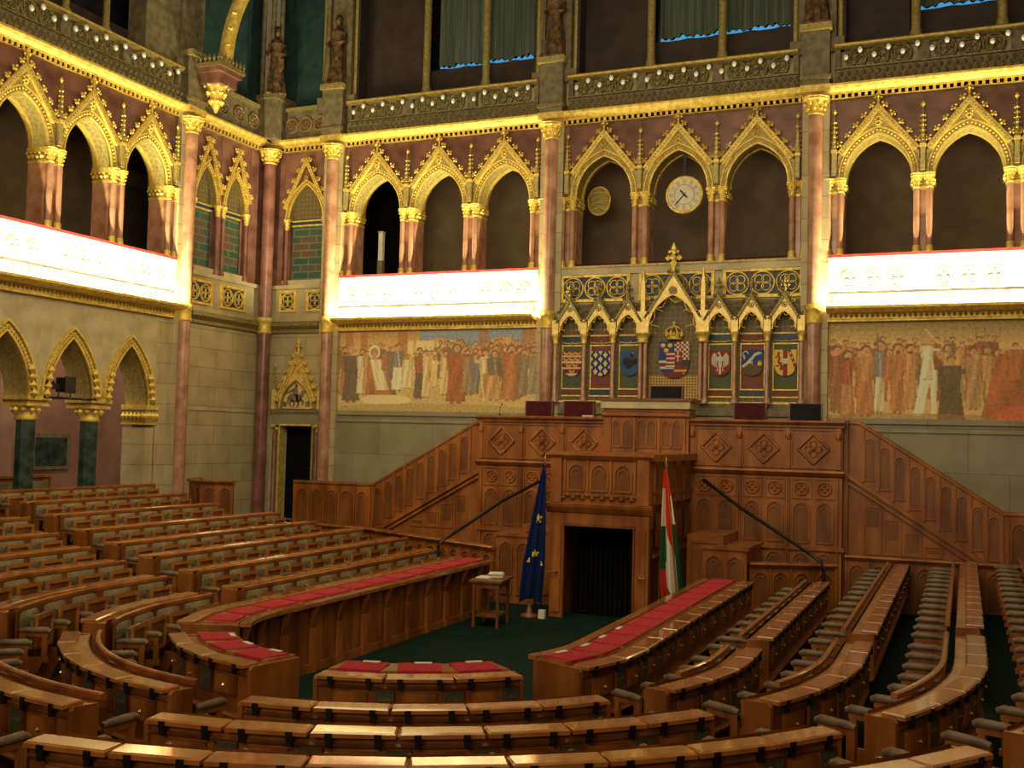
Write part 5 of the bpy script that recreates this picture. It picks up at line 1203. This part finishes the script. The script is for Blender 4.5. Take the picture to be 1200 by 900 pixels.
m = MB(); m.box(-.06, .06, -.05, .05, 0, .16, 'paper'); tag(m.build('floor_socket', None, (-.98, -5.85, 0)), 'small pale socket box on the floor at the foot of the portal, left side', 'box')
# ---- small table with papers
e = empty('side_table', (-1.55, -6.95, 0), rad(8), 'small dark oak side table at the end of the left red bench, carrying papers', 'table')
m = MB(); m.box(-.30, .30, -.42, .42, .80, .835, 'wooddk'); m.build('tabletop', e); m = MB(); m.box(-.25, .25, -.37, .37, .7, .8, 'wooddk'); m.build('apron', e)
m = MB(); m.box(-.025, .025, -.025, .025, 0, .7, 'wooddk'); g = m.build('leg', e, (-.22, -.34, 0))
for x, y in ((.22, -.34), (-.22, .34), (.22, .34)): link_copy(g, e, (x, y, 0))
m = MB(); m.box(-.2, .2, -.32, .32, .18, .21, 'wooddk'); m.build('stretcher', e)
for k, (dx, dy, n, lb) in enumerate(((-.08, -.12, 2, 'low pile of pale papers on the near edge of the small side table'), (.05, .12, 5, 'taller stack of pale papers on the far part of the small side table'))):
    m = MB(); rnd = random.Random(k)
    for i in range(n): a, b = rnd.uniform(-.02, .02), rnd.uniform(-.02, .02); m.box(-.12 + a, .12 + a, -.16 + b, .16 + b, i * .018, i * .018 + .015, 'paper')
    tag(m.build('paper_stack', None, (-1.55 + dx, -6.95 + dy, .836), rad(8 + 9 * k)), lb, 'papers')
# ---- oak stall screen in the left corner
screen([(-11.2, -3.35), (-10.9, -3.95), (-10.3, -4.25), (-9.6, -4.0)], 2.2, 'tall curved oak stall screen in the left corner behind the benches', 'stall_screen')
# ================================================================ HORSESHOE OF DESKS
YC = -12.7
RR = {1: 2.94, 2: 4.13, 3: 5.32, 4: 6.51, 5: 7.64, 6: 8.76, 7: 9.88, 8: 11.0, 9: 12.05}
ZT = {1: 1.01, 2: 1.01, 3: 1.13, 4: 1.25, 5: 1.365, 6: 1.505, 7: 1.70, 8: 1.87, 9: 2.05}
FL = {n: max(0.0, ZT[n] - 1.01) for n in ZT}
YEND = {-1: {1: -5.6, 2: -4.6, 3: -3.9, 4: -3.8, 5: -4.0, 6: -3.8, 7: -4.6, 8: -4.4, 9: -4.3}, 1: {1: -6.0, 2: -5.3, 3: -2.5, 4: -2.5, 5: -2.5, 6: -2.5}}
def pt(n, side, ell, R=None):
    R = R or RR[n]; q = RR[n] * PI / 2
    if ell <= q: a = ell / RR[n]; nx, ny = sin(a), -cos(a); return Vector((side * R * nx, YC + R * ny, 0)), Vector((side * nx, ny, 0))
    return Vector((side * R, YC + (ell - q), 0)), Vector((side, 0, 0))
# tier floors
for n in range(3, 10):
    Ri = RR[n] - .52 if n < 9 else 11.3; Ro = (RR[n + 1] - .52) if n < 9 else 14.5; h = FL[n]; m = MB(); top = []
    def loop(R):
        ye = -3.2 if n >= 5 else -2.0
        L = [(-R, ye)] + [(-R * cos(a * PI / 48), YC - R * sin(a * PI / 48)) for a in range(49)] + [(R, ye)]
        return L
    A, B = loop(Ri), loop(Ro)
    if n == 9: B = [(-14.5, -2.0)] + [(x * 1.0, y) for x, y in B[1:-1]] + [(14.5, -2.0)]
    k = len(A); vs = [(x, y, h) for x, y in A] + [(x, y, h) for x, y in B] + [(x, y, 0) for x, y in A]; fs = []
    for i in range(k - 1): fs += [(i, k + i, k + i + 1, i + 1)]
    m.add(vs, fs, 'carpet'); m.add(vs, [(i, i + 1, 2 * k + i + 1, 2 * k + i) for i in range(k - 1)], 'wooddk')
    m.add([(*A[0], h), (*B[0], h), (*B[0], 0), (*A[0], 0)], [(0, 1, 2, 3)], 'wooddk'); m.add([(*A[-1], h), (*B[-1], h), (*B[-1], 0), (*A[-1], 0)], [(0, 1, 2, 3)], 'wooddk')
    struct(m, 'floor')
m = MB(); m.box(-11.9, -9.0, -3.3, 0, 0, .98, 'carpet'); struct(m, 'floor')

# ---- module prototypes (local +x = outward, towards the sitter), built once at z=0 = desk top height
def bevel_slab(m, x0, x1, y0, y1, z0, z1, mat, b=.012):
    vs = [(x0, y0, z0), (x1, y0, z0), (x1, y1, z0), (x0, y1, z0), (x0, y0, z1 - b), (x1, y0, z1 - b), (x1, y1, z1 - b), (x0, y1, z1 - b), (x0 + b, y0 + b, z1), (x1 - b, y0 + b, z1), (x1 - b, y1 - b, z1), (x0 + b, y1 - b, z1)]
    m.add(vs, [(3, 2, 1, 0), (0, 1, 5, 4), (1, 2, 6, 5), (2, 3, 7, 6), (3, 0, 4, 7), (4, 5, 9, 8), (5, 6, 10, 9), (6, 7, 11, 10), (7, 4, 8, 11), (8, 9, 10, 11)], mat)
PROTO = {}
def proto_lid(w, d=.28, x1=.045):
    key = ('lid', round(w, 2), d)
    if key not in PROTO:
        m = MB(); bevel_slab(m, x1 - d, x1, -w / 2, w / 2, -.045, 0, 'woodlid', .014); o = m.build('desk_lid')
        h = MB(); h.box(x1 - .07, x1 + .008, -.028, .028, -.07, -.012, 'iron'); h.box(x1 - .03, x1 + .010, -.02, .02, -.12, -.06, 'iron')
        a = kid(o, h.build('hinge', None, (0, -w * .29, 0))); b = a.copy(); col.objects.link(b); kid(o, b); b.location = (0, w * .29, 0)
        PROTO[key] = o
    return PROTO[key]
def proto(key, fn):
    if key not in PROTO: PROTO[key] = fn()
    return PROTO[key]
def f_drawer():
    m = MB(); m.box(-.03, .0, -.17, .17, -.36, -.16, 'wood'); m.box(-.02, .008, -.15, .15, -.34, -.18, 'wood'); o = m.build('drawer')
    k = MB(); k.add([(x * 1.0, y, z) for x, y, z in []], [], 'brass') if 0 else None
    k.octa(.025, 0, -.26, .022, 'brass'); k.tube([(0, 0, -.26), (.02, 0, -.26)], .01, 'brass', 6); kid(o, k.build('knob')); return o
def f_vent():
    m = MB(); m.box(-.02, .004, -.09, .09, -.37, -.15, 'vent'); m.box(0, .012, -.06, .06, -.24, -.225, 'brass'); m.box(-.02, .01, -.1, -.09, -.38, -.14, 'wooddk'); m.box(-.02, .01, .09, .1, -.38, -.14, 'wooddk'); return m.build('vent_plate')
def f_pad():
    m = MB(); x = -.388; vs = []; N, K = 6, 4; w, z0, z1 = .275, -.34, -.06
    for j in range(K + 1):
        for i in range(N + 1):
            u, v = i / N * 2 - 1, j / K * 2 - 1; vs.append((x - .045 * (1 - u ** 4) * (1 - v ** 4), u * w, (z0 + z1) / 2 + v * (z1 - z0) / 2))
    m.add(vs, [(j * (N + 1) + i, (j + 1) * (N + 1) + i, (j + 1) * (N + 1) + i + 1, j * (N + 1) + i + 1) for j in range(K) for i in range(N)], 'leather', True); return m.build('back_pad')
def f_arm():
    m = MB(); m.tube([(-.40, 0, -.20), (-.47, 0, -.19), (-.73, 0, -.19), (-.78, 0, -.21)], [.028, .038, .042, .03], 'armleather', 10); o = m.build('armrest')
    p = MB(); p.box(-.48, -.40, -.02, .02, -.86, -.23, 'wood'); p.box(-.75, -.40, -.022, .022, -.27, -.22, 'wood'); p.box(-.74, -.68, -.02, .02, -.52, -.23, 'wood'); p.box(-.76, -.40, -.02, .02, -.58, -.52, 'wood'); p.xz([(-.40, -.58), (-.7, -.58), (-.55, -.92), (-.40, -.92)], -.02, .02, 'wood')
    kid(o, p.build('arm_panel')); return o
def f_seat():
    m = MB(); x = -.57; w = .23; z0, z1 = -.52, -.10
    m.box(x - .035, x, -w, w, z1 - .055, z1, 'woodlid'); m.box(x - .035, x, -w, -w + .05, z0, z1 - .05, 'woodlid'); m.box(x - .035, x, w - .05, w, z0, z1 - .05, 'woodlid'); m.box(x - .035, x, -w, w, z0, z0 + .04, 'wood'); o = m.build('tip_up_seat')
    p = MB(); p.box(x - .015, x + .03, -w + .03, w - .03, z0 + .02, z1 - .04, 'wooddk'); p.box(x + .03, x + .07, -w + .02, w - .02, z0, z1 - .02, 'leather'); kid(o, p.build('seat_cushion')); return o
ORD = ['', 'first', 'second', 'third', 'fourth', 'fifth', 'sixth', 'seventh', 'eighth', 'ninth']
def section(n, side, kind, e0, e1, label, vis):
    """one continuous stretch of desks; vis: set of letters - l lids, h hinges, d drawers, p pads, a armrests, s seats, r back rail"""
    L = e1 - e0; ns = max(1, round(L / .68)); p = L / ns; q = RR[n] * PI / 2; mid, _ = pt(n, side, (e0 + e1) / 2); zt = ZT[n]
    depth = .72 if n == 1 else .27; base = FL[n - 1] if n > 1 else 0.0; only_back = n == 9
    E_ = empty('desk_bench', (mid.x, mid.y, base), 0, label, 'desk bench', None); org = Vector((mid.x, mid.y, base))
    # sample the path
    S = [e0]; 
    x = e0
    while x < min(e1, q) - 1e-3: x = min(x + .17, min(e1, q)); S.append(x)
    if e1 > q: S.append(e1)
    Z = Vector((0, 0, 1)); T = zt - base
    fr = [];
    for s_ in S: P, N = pt(n, side, s_); fr.append((P - Vector((mid.x, mid.y, 0)), N, Z))
    F = lambda prof: prof
    m = MB()
    def sw(prof, mat):
        pr = prof if side > 0 else prof[::-1]; m.sweep(fr, pr, mat)
    if not only_back:
        sw([(-depth, T - .02), (-depth, .0), (-depth + .05, 0), (-depth + .05, T - .62), (-.03, T - .54), (-.03, T - .05), (-.06, T - .05), (-depth, T - .05)], 'wood')
        sw([(-.06, T - .59), (.0, T - .59), (.012, T - .565), (.0, T - .54), (-.06, T - .54)], 'woodlid'); sw([(-.05, T - .135), (-.01, T - .135), (.0, T - .115), (-.02, T - .1), (-.05, T - .1)], 'wooddk')
    m.build('desk_body', E_) if not only_back else None
    if n > 1 and 'r' in vis:
        m = MB(); fr_all = fr
        if side > 0 and kind == 'C': fr = fr[min(4, len(fr) - 2):]
        sw([(-.395, T - .045), (-.335, T - .045), (-.335, T - .0), (-.35, T + .012), (-.38, T + .012), (-.395, T)], 'woodlid' if side > 0 else 'wood'); m.build('back_rail', E_); fr = fr_all
        if side < 0 and kind != 'B': m = MB(); sw([(-.385, T - .45), (-.355, T - .45), (-.355, T - .045), (-.385, T - .045)], 'wooddk'); m.build('back_board', E_)
    if n == 1:
        m = MB(); sw([(-.70, T - .045), (-.27, T - .045), (-.27, T - .004), (-.70, T - .018)], 'woodlid'); m.build('writing_surface', E_)
    if n == 1 and kind == 'C':      # boarded inner face with brackets
        m = MB(); LL = e1 - e0; k = int(LL / .34)
        for i in range(k):
            s_ = e0 + (i + .5) * LL / k; P, N = pt(n, side, s_); t_ = Vector((-N.y, N.x, 0)); o = P - org; o.z = 0
            for w_, d0, d1, z0, z1, mt in ((.012, .74, .765, .1, T - .12, 'wooddk'), (.16, .74, .78, 0, .12, 'wood')):
                m.sweep([(o - t_ * w_, N, Z), (o + t_ * w_, N, Z)], [(-d1, z0), (-d0, z0), (-d0, z1), (-d1, z1)], mt)
            if i % 2 == 0: m.sweep([(o - t_ * .04, N, Z), (o + t_ * .04, N, Z)], [(-.84, T - .12), (-.74, T - .42), (-.74, T - .05), (-.84, T - .05)], 'wood'); m.sweep([(o - t_ * .06, N, Z), (o + t_ * .06, N, Z)], [(-.80, 0), (-.74, 0), (-.74, T - .4), (-.79, T - .4)], 'wood')
        m.build('inner_boarding', E_)
        m = MB(); sw([(-.86, T - .07), (-.72, T - .07), (-.72, T - .018), (-.86, T - .018)], 'woodlid'); m.build('overhanging_edge', E_)
    # end panels
    if not only_back:
        for k, s_ in enumerate((e0, e1)):
            P, N = pt(n, side, s_); tdir = Vector((-N.y, N.x, 0)) * (side if side else 1); tdir = tdir * (-1 if k == 0 else 1)
            m = MB(); o = P - org; o.z = 0
            prof = [(-depth - .005, 0), (-.22 if n > 1 else -.1, 0), (-.1, T - .64), (.0, T - .58), (.0, T - .06), (-.03, T - .03), (-depth - .005, T - .045)]
            m.sweep([(o - tdir * .0, N, Z), (o + tdir * .045, N, Z)], prof if (k == 0) == (side > 0) else prof[::-1], 'wood'); pe = m.build('end_panel', E_)
            if side > 0 or kind == 'B':
                m = MB(); c = o + N * (-.13) + tdir * .055 + Z * (T - .55 if 0 else T - .4); m.tube([c + N * (.045 * cos(a * PI / 6)) + Z * (.045 * sin(a * PI / 6)) for a in range(12)], .008, 'brass', 5, True, True); kid(pe, m.build('ring_pull', pe))
    # seat modules
    for i in range(ns):
        P, N = pt(n, side, e0 + (i + .5) * p); a = math.atan2(N.y, N.x); l = (P.x - org.x, P.y - org.y, T)
        if 'l' in vis and not only_back:
            w = p - .02 + (0 if (e0 + (i + .5) * p) > q else .0)
            src = proto_lid(w, .205)
            if 'h' in vis: copy_tree(src, E_, l, a)
            else: link_copy(src, E_, l, a)
        if n == 1:
            bw = .30 if e0 + (i + .5) * p > q - .1 else .225
            src = proto('baize%.3f' % bw, lambda: (lambda m: (m.box(-.66, -.27, -bw, bw, -.03, -.001, 'baize'), m.build('baize_panel'))[1])(MB())); link_copy(src, E_, (l[0], l[1], T + .002), a)
            src = proto('tab', lambda: (lambda m: (m.box(-.655, -.60, -.05, .13, -.0, .008, 'paper'), m.build('name_card'))[1])(MB()))
            if kind == 'B' or (side > 0 and i < 4): link_copy(src, E_, (l[0], l[1], T + .004), a)
        if 'd' in vis and not only_back: copy_tree(proto('drawer', f_drawer), E_, l, a)
        if 'p' in vis and n > 1: link_copy(proto('pad', f_pad), E_, l, a)
        if 's' in vis and n > 1: copy_tree(proto('seat', f_seat), E_, l, a)
    for i in range(ns + 1):
        s_ = e0 + i * p + (.04 if i == 0 else -.04 if i == ns else 0); P, N = pt(n, side, s_); a = math.atan2(N.y, N.x); l = (P.x - org.x, P.y - org.y, T)
        if 'd' in vis and 0 < i and not only_back:
            s2 = e0 + i * p - .11 * (1 if i == ns else 0) - .0; P2, N2 = pt(n, side, s2); link_copy(proto('vent', f_vent), E_, (P2.x - org.x, P2.y - org.y, T), math.atan2(N2.y, N2.x))
        if 'a' in vis and n > 1: copy_tree(proto('arm', f_arm), E_, (l[0], l[1], T - (.08 if side < 0 else 0)), a)
    return E_
PH = rad(64)
for n in range(1, 10):
    for side in (-1, 1):
        R = RR[n]; q = R * PI / 2; sd = 'left' if side < 0 else 'right'; tC = .345 * R - .75; tD = .345 * R
        row = ORD[n] + ' row from the podium'
        if (side > 0 and n <= 5) or (side < 0 and n <= 4):
            v = set('lhda'); 
            if n == 1: v = set('lhd')
            nm = {1: 'short red-topped curved desk bench'}.get(n, 'curved oak desk bench')
            section(n, side, 'B', .42, R * PH - .8, '%s just %s of the central aisle, %s' % (nm, sd, row), v | ({'r'} if side < 0 and n in (2, 3) else set()))
        if n == 1:
            section(1, side, 'C', R * PH, q + YEND[side][1] - YC, 'long red-topped front desk bench running to the podium on the %s side' % sd, set('lhd') if side > 0 else set('l'))
            continue
        if (side > 0 and n <= 6) or side < 0:
            if side > 0: v = set('lhdra') if n <= 5 else set('ra')
            else: v = set('rpasl')
            if not (side < 0 and n > 7):
                section(n, side, 'C', R * PH, q + tC, 'curved oak desk bench on the far %s bend, %s' % (sd, row), v)
            D0 = q + tD if not (side < 0 and n == 9) else q + .5
            section(n, side, 'D', D0, q + YEND[side][n] - YC, 'straight oak desk bench on the %s wing, %s' % (sd, row) if n < 9 else 'topmost straight leather-backed bench against the left arcade', v)
# remove the loose prototypes from the scene
for o in PROTO.values():
    for ch in KIDS.get(o.name, ()): bpy.data.objects.remove(ch)
    bpy.data.objects.remove(o)
# benches standing in the passage behind the arches
e = empty('passage_bench', (-13.3, -7.6, 1.0), 0, 'dark oak bench in the passage behind the green marble columns', 'bench')
m = MB(); m.box(-.05, .05, -2.3, 1.6, .0, 1.22, 'wooddk'); m.box(-.1, .1, -2.3, 1.6, 1.2, 1.26, 'wood'); m.build('back_board', e)
m = MB()
for i in range(5): m.box(.05, .09, -2.2 + i * .76, -1.56 + i * .76, .78, 1.12, 'leather')
m.build('leather_pads', e)

# ================================================================ LIGHT AND CAMERA
w = bpy.data.worlds.new('World'); bpy.context.scene.world = w; w.use_nodes = True
bg = w.node_tree.nodes['Background']; bg.inputs['Color'].default_value = (1.0, .72, .45, 1); bg.inputs['Strength'].default_value = .13
def area(name, loc, target, sx, sy, power, color):
    L = bpy.data.lights.new(name, 'AREA'); L.shape = 'RECTANGLE'; L.size = sx; L.size_y = sy; L.energy = power; L.color = color
    o = bpy.data.objects.new(name, L); col.objects.link(o); o.location = loc
    d = (Vector(target) - Vector(loc)).normalized(); o.rotation_euler = d.to_track_quat('-Z', 'Y').to_euler(); return o
area('ambient_top_fill', (1, -14, 16.5), (1, -13, 0), 12, 12, 600, (1.0, .76, .42))  # added warm ambient light from above, no fixture modelled
area('upper_fill', (2, -20, 11.5), (-2, -6, 1), 5, 3, 260, (1.0, .78, .44))  # added warm fill from high up, stands for no visible chandelier
area('rear_fill', (4, -30, 7), (0, -14, 1), 8, 3, 450, (1.0, .76, .48))  # added frontal fill from behind the camera, brightens the desk fronts
area('left_cool_fill', (-10.5, -22, 8.0), (-3, -15, 1), 2, 2, 80, (.85, .88, 1.0))  # added cool fill from the left, unseen and tied to no window
area('wall_fill', (-1, -14, 9.0), (-8, -1, 6.5), 7, 4, 330, (1.0, .84, .50))  # added area lights without fixtures, to brighten walls and frescos
area('wall_fill', (-5.5, -8.5, 8.8), (-11.5, -4.0, 4.8), 4, 2, 110, (1.0, .86, .54))  # added to brighten the stone of the left wall
area('wall_fill', (-2.5, -8.5, 7.6), (-6.5, 0, 5.0), 4, 1.5, 60, (1.0, .86, .54))  # added to brighten the left fresco
area('wall_fill', (4.5, -8.5, 7.6), (7, 0, 5.2), 4, 1.5, 60, (1.0, .84, .5))  # added to brighten the right fresco
area('wall_fill', (3, -13, 9.0), (4, 0, 6.5), 6, 4, 60, (1.0, .84, .50))  # added fill on the right part of the back wall
for gx, gl, gp in ((-4.6, 3.4, 14), (0, 5.2, 16), (6.2, 5.6, 20)): area('gallery_fill', (gx, 1.3, 10.9), (gx, 1.6, 7.3), gl, .3, gp, (1.0, .72, .42))  # unseen lights added to lift the dark gallery interior
area('passage_fill', (-12.9, -7, 5.9), (-13.6, -7, 2), 6, .9, 110, (1.0, .78, .58))  # unseen light added to brighten the rose walls of the passage
cam = bpy.data.cameras.new('Camera'); co = bpy.data.objects.new('Camera', cam); col.objects.link(co)
cam.sensor_width = 36; cam.sensor_fit = 'HORIZONTAL'; cam.lens = 36 * 1250.323 / 1200; cam.clip_end = 200
X = Vector((0.92045695, 0.39005992, 0.02474698)); Y = Vector((-0.00349391, -0.05510243, 0.99847459)); Zc = -Vector((-0.39082834, 0.91913935, 0.04935658))
co.matrix_world = Matrix.Translation((6.332422, -24.763808, 3.40)) @ Matrix((X, Y, Zc)).transposed().to_4x4()
sc = bpy.context.scene; sc.camera = co
sc.view_settings.view_transform = 'Standard'; sc.view_settings.look = 'None'; sc.view_settings.exposure = 0.0; sc.view_settings.gamma = 1.0
sc.cycles.max_bounces = 5; sc.cycles.diffuse_bounces = 3; sc.cycles.glossy_bounces = 3; sc.cycles.use_denoising = True; sc.cycles.sample_clamp_indirect = 4
